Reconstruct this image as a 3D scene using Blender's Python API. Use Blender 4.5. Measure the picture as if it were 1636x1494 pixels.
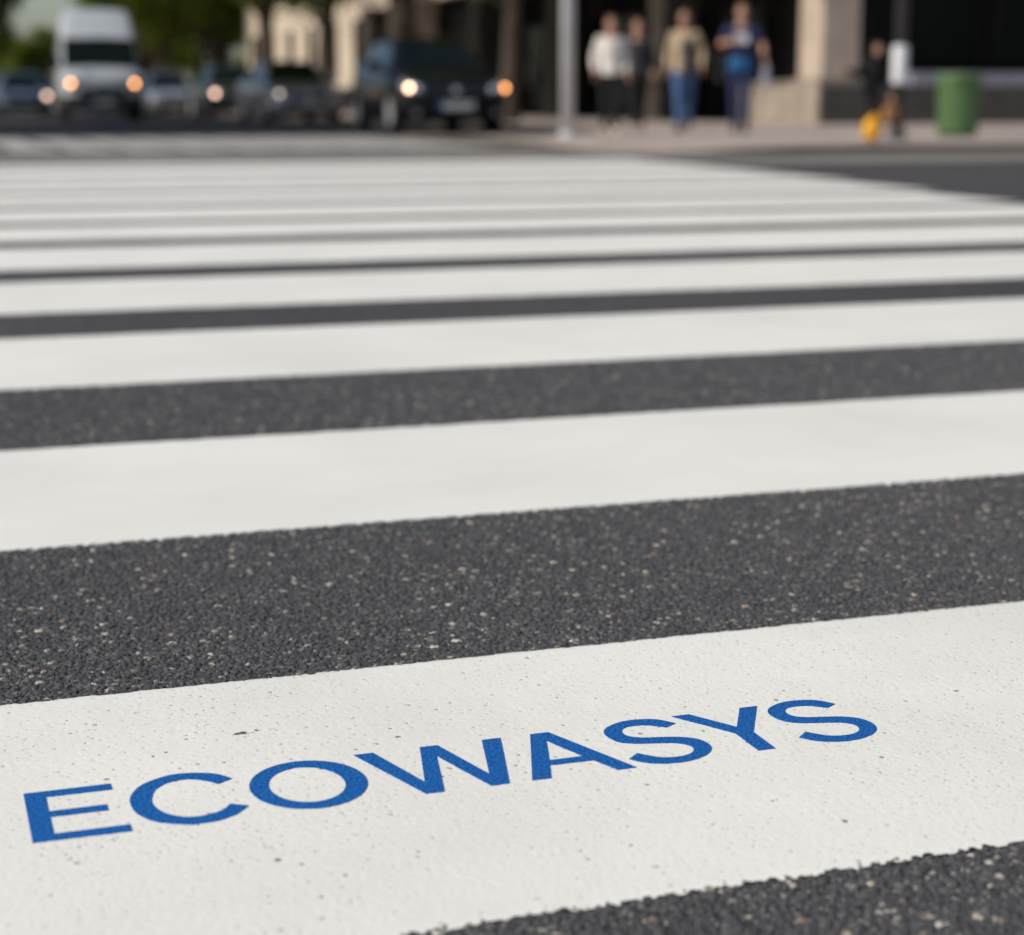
import bpy, bmesh, math, random
import numpy as np
from mathutils import Vector, Matrix, geometry
from mathutils.bvhtree import BVHTree

R = math.radians
for o in list(bpy.data.objects):
    bpy.data.objects.remove(o)
S = bpy.context.scene
COL = S.collection

# ------------------------------------------------------------------ camera, sky, sun, exposure
CAM_YAW, CAM_PITCH, CAM_H = 18.7, 11.55, 0.50
cd = bpy.data.cameras.new('camera')
cam = bpy.data.objects.new('camera', cd)
COL.objects.link(cam)
cam.location = (0, 0, CAM_H)
cam.rotation_euler = (R(90 - CAM_PITCH), 0, R(-CAM_YAW))
cd.sensor_width = 36
cd.lens = 63.2
cd.clip_start = 0.02
cd.clip_end = 3000
cd.dof.use_dof = True
cd.dof.focus_distance = 1.50
cd.dof.aperture_fstop = 4.5
cd.dof.aperture_blades = 0
S.camera = cam

SUN_AZ, SUN_EL = -95.0, 41.0          # azimuth from +Y towards +X
W = bpy.data.worlds.new('World')
S.world = W
W.use_nodes = True
nt = W.node_tree
nt.nodes.clear()
sky = nt.nodes.new('ShaderNodeTexSky')
sky.sky_type = 'NISHITA'
sky.sun_disc = False
sky.sun_elevation = R(SUN_EL)
sky.sun_rotation = R(SUN_AZ)
sky.air_density = 1.0
sky.dust_density = 1.8
sky.ozone_density = 1.0
bg = nt.nodes.new('ShaderNodeBackground')
bg.inputs['Strength'].default_value = 0.10
wo = nt.nodes.new('ShaderNodeOutputWorld')
nt.links.new(sky.outputs[0], bg.inputs[0])
nt.links.new(bg.outputs[0], wo.inputs[0])

sl = bpy.data.lights.new('sun', 'SUN')
sl.energy = 3.6
sl.angle = R(0.6)
sl.color = (1.0, 0.93, 0.83)
sun = bpy.data.objects.new('sun', sl)
COL.objects.link(sun)
sd = Vector((math.sin(R(SUN_AZ)) * math.cos(R(SUN_EL)), math.cos(R(SUN_AZ)) * math.cos(R(SUN_EL)), math.sin(R(SUN_EL))))
sun.rotation_euler = sd.to_track_quat('Z', 'Y').to_euler()
sun.location = (0, 0, 30)

S.view_settings.view_transform = 'Standard'
S.view_settings.look = 'None'
S.view_settings.exposure = 0.0
S.view_settings.gamma = 1.0
S.cycles.use_denoising = True
try:
    S.cycles.denoiser = 'OPENIMAGEDENOISE'
    S.cycles.denoising_input_passes = 'RGB_ALBEDO_NORMAL'
    S.cycles.denoising_prefilter = 'ACCURATE'
except Exception:
    pass
S.cycles.use_adaptive_sampling = False
S.cycles.max_bounces = 6
S.cycles.sample_clamp_indirect = 8
S.cycles.sample_clamp_direct = 0

rng = random.Random(7)
nrng = np.random.default_rng(11)

# ------------------------------------------------------------------ materials
def nodes_of(name):
    m = bpy.data.materials.new(name)
    m.use_nodes = True
    n = m.node_tree.nodes
    return m, m.node_tree, n['Principled BSDF']

def setin(b, **k):
    for a, v in k.items():
        key = {'color': 'Base Color', 'rough': 'Roughness', 'metal': 'Metallic', 'spec': 'Specular IOR Level', 'coat': 'Coat Weight',
               'emis': 'Emission Color', 'estr': 'Emission Strength', 'trans': 'Transmission Weight', 'sheen': 'Sheen Weight', 'coatr': 'Coat Roughness'}[a]
        if key in ('Base Color', 'Emission Color') and len(v) == 3:
            v = (*v, 1)
        b.inputs[key].default_value = v

def noise_mix(t, b, c1, c2, scale, detail=5, lo=0.35, hi=0.65, coord='Object'):
    tc = t.nodes.new('ShaderNodeTexCoord')
    n = t.nodes.new('ShaderNodeTexNoise')
    n.inputs['Scale'].default_value = scale
    n.inputs['Detail'].default_value = detail
    r = t.nodes.new('ShaderNodeValToRGB')
    r.color_ramp.elements[0].position = lo
    r.color_ramp.elements[0].color = (*c1, 1)
    r.color_ramp.elements[1].position = hi
    r.color_ramp.elements[1].color = (*c2, 1)
    t.links.new(tc.outputs[coord], n.inputs['Vector'])
    t.links.new(n.outputs[0], r.inputs[0])
    t.links.new(r.outputs[0], b.inputs['Base Color'])
    return tc, n, r

def add_bump(t, b, tc, scale, strength, dist=0.002, coord='Object', detail=4):
    n = t.nodes.new('ShaderNodeTexNoise')
    n.inputs['Scale'].default_value = scale
    n.inputs['Detail'].default_value = detail
    bp = t.nodes.new('ShaderNodeBump')
    bp.inputs['Strength'].default_value = strength
    bp.inputs['Distance'].default_value = dist
    t.links.new(tc.outputs[coord], n.inputs['Vector'])
    t.links.new(n.outputs[0], bp.inputs['Height'])
    t.links.new(bp.outputs[0], b.inputs['Normal'])
    return bp

def noisy(name, c1, c2, scale, rough=0.6, bump=None, **k):
    m, t, b = nodes_of(name)
    tc, n, r = noise_mix(t, b, c1, c2, scale)
    setin(b, rough=rough, **k)
    if bump:
        add_bump(t, b, tc, *bump)
    return m

def paintm(name, c, rough=0.3, metal=0.0, coat=0.6):
    m, t, b = nodes_of(name)
    noise_mix(t, b, tuple(x * 0.92 for x in c), tuple(min(1, x * 1.05) for x in c), 3.0)
    setin(b, rough=rough, metal=metal, coat=coat, coatr=0.06)
    return m

def emitm(name, c, s):
    m, t, b = nodes_of(name)
    setin(b, color=(0.8, 0.7, 0.6), emis=c, estr=s, rough=0.3)
    return m

def mathn(t, op, a=None, b=None, clamp=False):
    n = t.nodes.new('ShaderNodeMath')
    n.operation = op
    n.use_clamp = clamp
    for i, v in enumerate((a, b)):
        if v is None:
            continue
        if isinstance(v, (int, float)):
            n.inputs[i].default_value = v
        else:
            t.links.new(v, n.inputs[i])
    return n.outputs[0]

def ramp(t, fac, stops, interp='LINEAR'):
    r = t.nodes.new('ShaderNodeValToRGB')
    r.color_ramp.interpolation = interp
    e = r.color_ramp.elements
    while len(e) < len(stops):
        e.new(0.5)
    for i, (p, c) in enumerate(stops):
        e[i].position = p
        e[i].color = (*c, 1) if len(c) == 3 else c
    t.links.new(fac, r.inputs[0])
    return r.outputs[0]

def mixc(t, fac, a, b):
    n = t.nodes.new('ShaderNodeMix')
    n.data_type = 'RGBA'
    for sock, v in ((n.inputs[0], fac), (n.inputs[6], a), (n.inputs[7], b)):
        if isinstance(v, (int, float)):
            sock.default_value = v
        elif isinstance(v, tuple):
            sock.default_value = (*v, 1)
        else:
            t.links.new(v, sock)
    return n.outputs[2]

ASPH = (0.070, 0.0702, 0.0745)

def asphalt_far():
    m, t, b = nodes_of('asphalt')
    tc = t.nodes.new('ShaderNodeTexCoord')
    v = t.nodes.new('ShaderNodeTexVoronoi')
    v.inputs['Scale'].default_value = 110
    t.links.new(tc.outputs['Object'], v.inputs['Vector'])
    sep = t.nodes.new('ShaderNodeSeparateColor')
    t.links.new(v.outputs['Color'], sep.inputs[0])
    stone = ramp(t, sep.outputs[0], [(0.0, (0.045, 0.044, 0.047)), (0.55, ASPH), (0.86, (0.105, 0.10, 0.098)), (0.955, (0.34, 0.31, 0.26)), (1.0, (0.46, 0.44, 0.40))], 'CONSTANT')
    edge = ramp(t, v.outputs['Distance'], [(0.25, (1, 1, 1)), (0.52, (0, 0, 0))])
    base = mixc(t, edge, (0.056, 0.054, 0.057), stone)
    n = t.nodes.new('ShaderNodeTexNoise')
    n.inputs['Scale'].default_value = 0.9
    n.inputs['Detail'].default_value = 8
    t.links.new(tc.outputs['Object'], n.inputs['Vector'])
    var = ramp(t, n.outputs[0], [(0.3, (0.86, 0.86, 0.88)), (0.7, (1.12, 1.11, 1.10))])
    mx = t.nodes.new('ShaderNodeMix')
    mx.data_type = 'RGBA'
    mx.blend_type = 'MULTIPLY'
    mx.inputs[0].default_value = 1
    t.links.new(base, mx.inputs[6])
    t.links.new(var, mx.inputs[7])
    t.links.new(mx.outputs[2], b.inputs['Base Color'])
    bp = t.nodes.new('ShaderNodeBump')
    bp.inputs['Strength'].default_value = 0.8
    bp.inputs['Distance'].default_value = 0.003
    bp.invert = True
    t.links.new(v.outputs['Distance'], bp.inputs['Height'])
    t.links.new(bp.outputs[0], b.inputs['Normal'])
    setin(b, rough=0.85, spec=0.3)
    return m

def asphalt_near():
    m, t, b = nodes_of('asphalt_aggregate')
    a = t.nodes.new('ShaderNodeAttribute')
    a.attribute_name = 'stone'
    tc = t.nodes.new('ShaderNodeTexCoord')
    n = t.nodes.new('ShaderNodeTexNoise')
    n.inputs['Scale'].default_value = 420
    n.inputs['Detail'].default_value = 5
    t.links.new(tc.outputs['Object'], n.inputs['Vector'])
    var = ramp(t, n.outputs[0], [(0.32, (0.5, 0.5, 0.5)), (0.68, (1.45, 1.45, 1.45))])
    mx = t.nodes.new('ShaderNodeMix')
    mx.data_type = 'RGBA'
    mx.blend_type = 'MULTIPLY'
    mx.inputs[0].default_value = 1
    t.links.new(a.outputs['Color'], mx.inputs[6])
    t.links.new(var, mx.inputs[7])
    t.links.new(mx.outputs[2], b.inputs['Base Color'])
    add_bump(t, b, tc, 620, 0.9, 0.0018)
    setin(b, rough=0.72, spec=0.4)
    return m

WHITE = (0.80, 0.794, 0.735)

def stripe_paint(name, wear=0.0, white=WHITE):
    m, t, b = nodes_of(name)
    tc = t.nodes.new('ShaderNodeTexCoord')
    n = t.nodes.new('ShaderNodeTexNoise')
    n.inputs['Scale'].default_value = 2.2
    n.inputs['Detail'].default_value = 9
    n.inputs['Roughness'].default_value = 0.6
    t.links.new(tc.outputs['Object'], n.inputs['Vector'])
    base = ramp(t, n.outputs[0], [(0.28, tuple(x * 0.885 for x in white)), (0.62, white)])
    # grit in the surface: fine dark grains
    v = t.nodes.new('ShaderNodeTexVoronoi')
    v.inputs['Scale'].default_value = 62
    t.links.new(tc.outputs['Object'], v.inputs['Vector'])
    sep = t.nodes.new('ShaderNodeSeparateColor')
    t.links.new(v.outputs['Color'], sep.inputs[0])
    pick = ramp(t, sep.outputs[1], [(0.90 - wear, (0, 0, 0)), (0.93 - wear, (1, 1, 1))])
    spot = ramp(t, v.outputs['Distance'], [(0.06, (1, 1, 1)), (0.12, (0, 0, 0))])
    f = mathn(t, 'MULTIPLY', pick, spot)
    f = mathn(t, 'MULTIPLY', f, 0.55)
    col = mixc(t, f, base, (0.16, 0.15, 0.145))
    if name == 'stripe_paint_near':
        a = t.nodes.new('ShaderNodeAttribute')
        a.attribute_name = 'pit'
        col = mixc(t, mathn(t, 'MULTIPLY', a.outputs['Fac'], 1.0), base, (0.055, 0.05, 0.048))
        a2 = t.nodes.new('ShaderNodeAttribute')
        a2.attribute_name = 'rust'
        col = mixc(t, a2.outputs['Fac'], col, (0.13, 0.055, 0.04))
    t.links.new(col, b.inputs['Base Color'])
    add_bump(t, b, tc, 520, 0.22, 0.0010, detail=3)
    setin(b, rough=0.62, spec=0.35)
    return m

def blue_paint():
    m, t, b = nodes_of('blue_paint')
    tc, n, r = noise_mix(t, b, (0.001, 0.050, 0.25), (0.014, 0.20, 0.58), 430, 4, 0.36, 0.72)  # lighter blue flecks put sparkle glints into the paint colour
    add_bump(t, b, tc, 430, 0.8, 0.0018, detail=4)
    setin(b, rough=0.5, spec=0.28)
    return m

M = {}
M['asphalt'] = asphalt_far()
M['asphalt_near'] = asphalt_near()
M['paint_near'] = stripe_paint('stripe_paint_near')
M['paint'] = stripe_paint('stripe_paint')
M['paint_worn'] = stripe_paint('stripe_paint_worn', 0.2, (0.42, 0.40, 0.375))
M['blue_paint'] = blue_paint()
m, t, b = nodes_of('pavement_flags')
tc = t.nodes.new('ShaderNodeTexCoord')
bk = t.nodes.new('ShaderNodeTexBrick')
bk.inputs['Scale'].default_value = 1.0
bk.inputs['Brick Width'].default_value = 0.6
bk.inputs['Row Height'].default_value = 0.45
bk.inputs['Mortar Size'].default_value = 0.008
bk.inputs['Color1'].default_value = (0.37, 0.31, 0.272, 1)
bk.inputs['Color2'].default_value = (0.45, 0.385, 0.34, 1)
bk.inputs['Mortar'].default_value = (0.15, 0.13, 0.115, 1)
t.links.new(tc.outputs['Object'], bk.inputs['Vector'])
nz = t.nodes.new('ShaderNodeTexNoise'); nz.inputs['Scale'].default_value = 1.1; nz.inputs['Detail'].default_value = 7
t.links.new(tc.outputs['Object'], nz.inputs['Vector'])
vr = ramp(t, nz.outputs[0], [(0.3, (0.78, 0.78, 0.78)), (0.65, (1.08, 1.08, 1.08))])
mxp = t.nodes.new('ShaderNodeMix'); mxp.data_type = 'RGBA'; mxp.blend_type = 'MULTIPLY'; mxp.inputs[0].default_value = 1
t.links.new(bk.outputs['Color'], mxp.inputs[6]); t.links.new(vr, mxp.inputs[7]); t.links.new(mxp.outputs[2], b.inputs['Base Color'])
setin(b, rough=0.85)
add_bump(t, b, tc, 60, 0.4, 0.004)
M['pavement'] = m
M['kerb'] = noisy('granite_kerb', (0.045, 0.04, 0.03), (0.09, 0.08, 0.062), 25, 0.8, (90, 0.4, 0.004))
M['gutter'] = noisy('gutter_concrete', (0.15, 0.14, 0.13), (0.225, 0.21, 0.19), 1.2, 0.85, (70, 0.4, 0.004))
M['stone'] = noisy('beige_limestone', (0.42, 0.34, 0.265), (0.54, 0.445, 0.355), 1.6, 0.8, (30, 0.3, 0.006))
M['stone_dull'] = noisy('weathered_limestone', (0.27, 0.23, 0.185), (0.38, 0.325, 0.265), 2.2, 0.85, (30, 0.3, 0.006))
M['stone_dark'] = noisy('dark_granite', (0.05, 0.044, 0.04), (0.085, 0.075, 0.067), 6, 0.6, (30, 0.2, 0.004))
M['shopfront'] = noisy('black_shopfront', (0.003, 0.003, 0.003), (0.006, 0.0055, 0.005), 3, 0.8, None, spec=0.1)
M['cream'] = noisy('cream_render', (0.50, 0.42, 0.32), (0.62, 0.53, 0.41), 0.8, 0.9, (20, 0.2, 0.01))
M['bronze'] = noisy('dark_bronze', (0.008, 0.0075, 0.007), (0.014, 0.013, 0.011), 5, 0.7, None, spec=0.15)
M['brown_stone'] = noisy('brown_stone', (0.045, 0.037, 0.030), (0.070, 0.058, 0.046), 3, 0.8)
M['black_stone_and_shade'] = noisy('black_stone_and_shade', (0.012, 0.011, 0.009), (0.022, 0.020, 0.017), 3, 0.8, None, spec=0.15)
M['sill'] = noisy('slate_sill', (0.24, 0.24, 0.27), (0.32, 0.32, 0.355), 4, 0.5)
M['bark'] = noisy('bark', (0.045, 0.034, 0.025), (0.10, 0.078, 0.058), 9, 0.9, (26, 0.8, 0.02))
def leafm(name, a, b_):
    m, t, b = nodes_of(name)
    noise_mix(t, b, a, b_, 0.9, 6, 0.3, 0.7)
    setin(b, rough=0.55, spec=0.3)
    tr = t.nodes.new('ShaderNodeBsdfTranslucent')
    tr.inputs['Color'].default_value = (b_[0] * 2.6, b_[1] * 2.3, b_[2] * 1.2, 1)
    mx = t.nodes.new('ShaderNodeMixShader')
    mx.inputs[0].default_value = 0.38
    out = t.nodes['Material Output']
    t.links.new(b.outputs[0], mx.inputs[1]); t.links.new(tr.outputs[0], mx.inputs[2]); t.links.new(mx.outputs[0], out.inputs[0])
    return m
M['leaf'] = leafm('leaf', (0.045, 0.072, 0.008), (0.105, 0.145, 0.018))
M['leaf_light'] = leafm('leaf_light', (0.075, 0.12, 0.018), (0.14, 0.19, 0.035))
m, t, b = nodes_of('dark_glass'); setin(b, color=(0.003, 0.003, 0.003), rough=0.15, spec=0.10)
noise_mix(t, b, (0.0025, 0.003, 0.003), (0.005, 0.0055, 0.0055), 0.7); M['glass'] = m
m, t, b = nodes_of('car_glass'); noise_mix(t, b, (0.006, 0.009, 0.009), (0.010, 0.014, 0.013), 2.0); setin(b, rough=0.04, spec=0.6); M['car_glass'] = m
m, t, b = nodes_of('screen_glass'); noise_mix(t, b, (0.004, 0.006, 0.005), (0.008, 0.012, 0.009), 2.0); setin(b, rough=0.05, spec=0.12); M['screen_glass'] = m
M['tyre'] = noisy('tyre_rubber', (0.012, 0.012, 0.012), (0.022, 0.022, 0.022), 20, 0.8)
M['trim'] = noisy('black_trim', (0.010, 0.010, 0.011), (0.018, 0.018, 0.019), 12, 0.5)
m, t, b = nodes_of('alloy'); noise_mix(t, b, (0.55, 0.55, 0.57), (0.68, 0.68, 0.70), 6); setin(b, metal=0.25, rough=0.35); M['alloy'] = m
m, t, b = nodes_of('chrome'); noise_mix(t, b, (0.75, 0.75, 0.77), (0.85, 0.85, 0.87), 6); setin(b, metal=1.0, rough=0.12); M['chrome'] = m
m, t, b = nodes_of('lens'); noise_mix(t, b, (0.20, 0.21, 0.23), (0.30, 0.31, 0.33), 8); setin(b, rough=0.1, spec=0.8); M['lens'] = m
M['plate'] = noisy('plate_white', (0.42, 0.42, 0.42), (0.60, 0.60, 0.60), 18, 0.4)
M['plate_blue'] = noisy('plate_blue', (0.01, 0.05, 0.30), (0.015, 0.07, 0.38), 18, 0.4)
M['van_white'] = paintm('van_white', (0.47, 0.51, 0.555), 0.35, 0.0, 0.4)
M['ink'] = paintm('ink_blue_black', (0.006, 0.0065, 0.009), 0.16, 0.0, 0.04)
M['ink'].node_tree.nodes['Principled BSDF'].inputs['Specular IOR Level'].default_value = 0.22
M['grey_metal'] = paintm('grey_metallic', (0.27, 0.28, 0.30), 0.32, 0.25, 0.7)
M['silver'] = paintm('silver_metallic', (0.40, 0.41, 0.44), 0.32, 0.5, 0.7)
M['slate_green'] = paintm('dark_green_grey', (0.045, 0.055, 0.055), 0.3, 0.3, 0.7)
M['blue_silver'] = paintm('pale_blue_metallic', (0.30, 0.33, 0.38), 0.32, 0.4, 0.7)
M['white_pole'] = noisy('pale_grey_pole', (0.55, 0.55, 0.57), (0.66, 0.66, 0.68), 6, 0.45)
M['dark_pole'] = noisy('charcoal_pole', (0.030, 0.030, 0.034), (0.045, 0.045, 0.05), 6, 0.45)
M['white_cap'] = noisy('white_sleeve', (0.66, 0.67, 0.70), (0.76, 0.77, 0.80), 6, 0.4)
M['bin'] = noisy('green_bin', (0.075, 0.155, 0.055), (0.10, 0.19, 0.072), 5, 0.5)
M['bin_dark'] = noisy('bin_inside', (0.012, 0.018, 0.012), (0.02, 0.026, 0.02), 5, 0.7)

# ------------------------------------------------------------------ object helpers
def link(name, me, mat=None, parent=None, smooth=False):
    o = bpy.data.objects.new(name, me)
    COL.objects.link(o)
    if mat is not None:
        for mm in (mat if isinstance(mat, (list, tuple)) else [mat]):
            me.materials.append(mm)
    if parent is not None:
        o.parent = parent
    me.polygons.foreach_set('use_smooth', [bool(smooth)] * len(me.polygons))
    return o

def from_bm(name, bm, mat=None, parent=None, smooth=False):
    me = bpy.data.meshes.new(name)
    bmesh.ops.recalc_face_normals(bm, faces=bm.faces[:])
    bm.to_mesh(me)
    bm.free()
    return link(name, me, mat, parent, smooth)

def tag(o, label=None, cat=None, group=None, kind=None):
    if label: o['label'] = label
    if cat: o['category'] = cat
    if group: o['group'] = group
    if kind: o['kind'] = kind
    return o

def empty(name, loc=(0, 0, 0), rz=0):
    o = bpy.data.objects.new(name, None)
    o.empty_display_size = 0.2
    o.location = loc
    o.rotation_euler = (0, 0, rz)
    COL.objects.link(o)
    return o

def copy_tree(o, parent=None):
    c = o.copy()
    COL.objects.link(c)
    c.parent = parent
    for ch in [x for x in bpy.data.objects if x.parent == o]:
        copy_tree(ch, c)
    return c

def bm_box(bm, c, s, bev=0.0, rot=None):
    r = bmesh.ops.create_cube(bm, size=1)
    vs = r['verts']
    bmesh.ops.scale(bm, vec=s, verts=vs)
    if bev > 0:
        es = list({e for v in vs for e in v.link_edges})
        rb = bmesh.ops.bevel(bm, geom=es, offset=bev, segments=2, affect='EDGES', profile=0.6)
        vs = list({v for f in rb['faces'] for v in f.verts} | {v for v in vs if v.is_valid})
    if rot is not None:
        bmesh.ops.rotate(bm, cent=(0, 0, 0), matrix=rot, verts=vs)
    bmesh.ops.translate(bm, vec=c, verts=vs)
    return vs

def box(name, c, s, mat, parent=None, bev=0.0):
    bm = bmesh.new()
    bm_box(bm, c, s, bev)
    return from_bm(name, bm, mat, parent)

def bm_lathe(bm, prof, seg=32, origin=(0, 0, 0), axis='Z'):
    rings = []
    for r, h in prof:
        ring = []
        for i in range(seg):
            a = 2 * math.pi * i / seg
            p = (r * math.cos(a), r * math.sin(a), h)
            if axis == 'X':
                p = (h, p[0], p[1])
            elif axis == 'Y':
                p = (p[0], h, p[1])
            ring.append(bm.verts.new(Vector(p) + Vector(origin)))
        rings.append(ring)
    for a, b_ in zip(rings, rings[1:]):
        for i in range(seg):
            j = (i + 1) % seg
            bm.faces.new((a[i], a[j], b_[j], b_[i]))
    if prof[0][0] > 1e-6: bm.faces.new(rings[0][::-1])
    if prof[-1][0] > 1e-6: bm.faces.new(rings[-1])

def lathe(name, prof, mat, parent=None, seg=32, origin=(0, 0, 0), axis='Z', smooth=True):
    bm = bmesh.new()
    bm_lathe(bm, prof, seg, origin, axis)
    o = from_bm(name, bm, mat, parent, smooth)
    return o

def bm_tube(bm, pts, rad, seg=10, ry=None, cap=True):
    """tapered tube along points; ry gives elliptical sections (second radius)"""
    pts = [Vector(p) for p in pts]
    rings = []
    prev = None
    for i, p in enumerate(pts):
        d = (pts[min(i + 1, len(pts) - 1)] - pts[max(i - 1, 0)]).normalized()
        if prev is None:
            ref = Vector((1, 0, 0)) if abs(d.x) < 0.9 else Vector((0, 1, 0))
        else:
            ref = prev
        u = (ref - d * ref.dot(d)).normalized()
        prev = u
        v = d.cross(u)
        rx = rad[i]
        r2 = ry[i] if ry else rx
        rings.append([bm.verts.new(p + u * rx * math.cos(2 * math.pi * k / seg) + v * r2 * math.sin(2 * math.pi * k / seg)) for k in range(seg)])
    for a, b_ in zip(rings, rings[1:]):
        for k in range(seg):
            j = (k + 1) % seg
            bm.faces.new((a[k], a[j], b_[j], b_[k]))
    if cap:
        bm.faces.new(rings[0][::-1])
        bm.faces.new(rings[-1])

def grid_mesh(name, X, Y, Z, keep=None):
    ny, nx = X.shape
    me = bpy.data.meshes.new(name)
    co = np.stack([X, Y, Z], -1).reshape(-1, 3).astype(np.float32)
    idx = np.arange(ny * nx).reshape(ny, nx)
    q = np.stack([idx[:-1, :-1], idx[:-1, 1:], idx[1:, 1:], idx[1:, :-1]], -1).reshape(-1, 4)
    if keep is not None:
        q = q[keep.reshape(-1)]
    me.vertices.add(len(co))
    me.vertices.foreach_set('co', co.ravel())
    me.loops.add(q.size)
    me.loops.foreach_set('vertex_index', q.ravel().astype(np.int32))
    me.polygons.add(len(q))
    me.polygons.foreach_set('loop_start', np.arange(0, q.size, 4, dtype=np.int32))
    me.update(calc_edges=True)
    return me

# ------------------------------------------------------------------ numeric noise for the near ground
def hsh(ix, iy, k):
    a = (ix.astype(np.int64) * 374761393 + iy.astype(np.int64) * 668265263 + k * 2147483647 * 7 + k * 974711) & 0xFFFFFFFF
    a = ((a ^ (a >> 13)) * 1274126177) & 0xFFFFFFFF
    a = ((a ^ (a >> 16)) * 2246822519) & 0xFFFFFFFF
    a = a ^ (a >> 15)
    return (a & 0xFFFFFF) / float(0x1000000)

def vnoise(X, Y, s, k=0):
    x, y = X / s, Y / s
    ix, iy = np.floor(x), np.floor(y)
    fx, fy = x - ix, y - iy
    fx = fx * fx * (3 - 2 * fx); fy = fy * fy * (3 - 2 * fy)
    a = hsh(ix, iy, k); b_ = hsh(ix + 1, iy, k); c = hsh(ix, iy + 1, k); d = hsh(ix + 1, iy + 1, k)
    return (a * (1 - fx) + b_ * fx) * (1 - fy) + (c * (1 - fx) + d * fx) * fy

def stones(X, Y, cell, r0, r1, h0, h1, seed, prob=1.0, ang=True):
    """height field of jittered rounded stones; returns height, a random per winning stone, a second random"""
    H = np.zeros_like(X); K1 = np.zeros_like(X); K2 = np.zeros_like(X)
    cx, cy = np.floor(X / cell), np.floor(Y / cell)
    for dx in (-1, 0, 1):
        for dy in (-1, 0, 1):
            ix, iy = cx + dx, cy + dy
            px = (ix + hsh(ix, iy, seed + 1)) * cell
            py = (iy + hsh(ix, iy, seed + 2)) * cell
            r = r0 + (r1 - r0) * hsh(ix, iy, seed + 3)
            h = h0 + (h1 - h0) * hsh(ix, iy, seed + 4)
            ok = hsh(ix, iy, seed + 5) < prob
            th = hsh(ix, iy, seed + 6) * 6.283
            el = 0.62 + 0.5 * hsh(ix, iy, seed + 7)
            ux, uy = X - px, Y - py
            a = ux * np.cos(th) + uy * np.sin(th)
            c = -ux * np.sin(th) + uy * np.cos(th)
            # superellipse: angular grains
            d = (np.abs(a / r) ** 2.6 + np.abs(c / (r * el)) ** 2.6)
            # tilted top face
            tilt = 1 + 0.35 * (hsh(ix, iy, seed + 8) - 0.5) * a / r + 0.35 * (hsh(ix, iy, seed + 9) - 0.5) * c / r
            hh = np.where(ok & (d < 1), h * (1 - d) ** 0.4 * tilt, 0)
            w = hh > H
            H = np.where(w, hh, H)
            K1 = np.where(w, hsh(ix, iy, seed + 10), K1)
            K2 = np.where(w, hsh(ix, iy, seed + 11), K2)
    return H, K1, K2

def asphalt_field(X, Y):
    z = (vnoise(X, Y, 0.03, 5) - 0.5) * 0.0016 - 0.0020
    h1, a1, b1 = stones(X, Y, 0.0050, 0.0020, 0.0038, 0.0012, 0.0032, 100, 0.90)
    h2, a2, b2 = stones(X, Y, 0.0027, 0.0011, 0.0018, 0.0006, 0.0017, 300, 0.92)
    h3, a3, b3 = stones(X, Y, 0.0135, 0.0023, 0.0052, 0.0017, 0.0031, 500, 0.38)
    h4, a4, b4 = stones(X, Y, 0.0019, 0.0007, 0.0012, 0.0006, 0.0016, 610, 0.8)
    h2 = np.where(h4 > h2, h4, h2); a2 = np.where(h4 >= h2, a4 * 0.96, a2); b2 = np.where(h4 >= h2, b4, b2)
    H = np.maximum(np.maximum(h1, h2), h3)
    H = H + (vnoise(X, Y, 0.0016, 9) - 0.5) * 0.0005
    win = np.where(h3 >= np.maximum(h1, h2), 3, np.where(h1 >= h2, 1, 2))
    k = np.where(win == 3, a3, np.where(win == 1, a1, a2))
    kk = np.where(win == 3, b3, np.where(win == 1, b1, b2))
    none = np.maximum(np.maximum(h1, h2), h3) < 1e-5
    base = np.array(ASPH)
    col = np.ones(X.shape + (4,), np.float32)
    shade = 0.62 + 0.66 * kk
    for i in range(3):
        c = base[i] * shade
        col[..., i] = c
    def put(mask, rgb):
        f = 0.75 + 0.5 * kk
        for i in range(3):
            col[..., i] = np.where(mask, rgb[i] * f, col[..., i])
    put((win == 1) & (k > 0.88), (0.14, 0.134, 0.126))
    put((win == 1) & (k > 0.962), (0.34, 0.32, 0.27))
    put((win == 1) & (k > 0.990), (0.28, 0.21, 0.16))
    put((win == 2) & (k > 0.90), (0.27, 0.25, 0.215))
    put((win == 2) & (k > 0.965), (0.40, 0.375, 0.32))
    put((win == 3) & (k > 0.70), (0.15, 0.145, 0.135))
    put((win == 3) & (k > 0.78), (0.48, 0.46, 0.40))
    put((win == 3) & (k > 0.90), (0.50, 0.43, 0.32))
    put((win == 3) & (k > 0.975), (0.36, 0.25, 0.18))
    # bitumen film partly covers the bright stones
    film = vnoise(X, Y, 0.0024, 21)
    for i in range(3):
        col[..., i] = np.where((film > 0.66) & (col[..., i] > 0.12), 0.10, col[..., i])
        col[..., i] = np.where(none, base[i] * 0.55, col[..., i])
    return z + H, col

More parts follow.
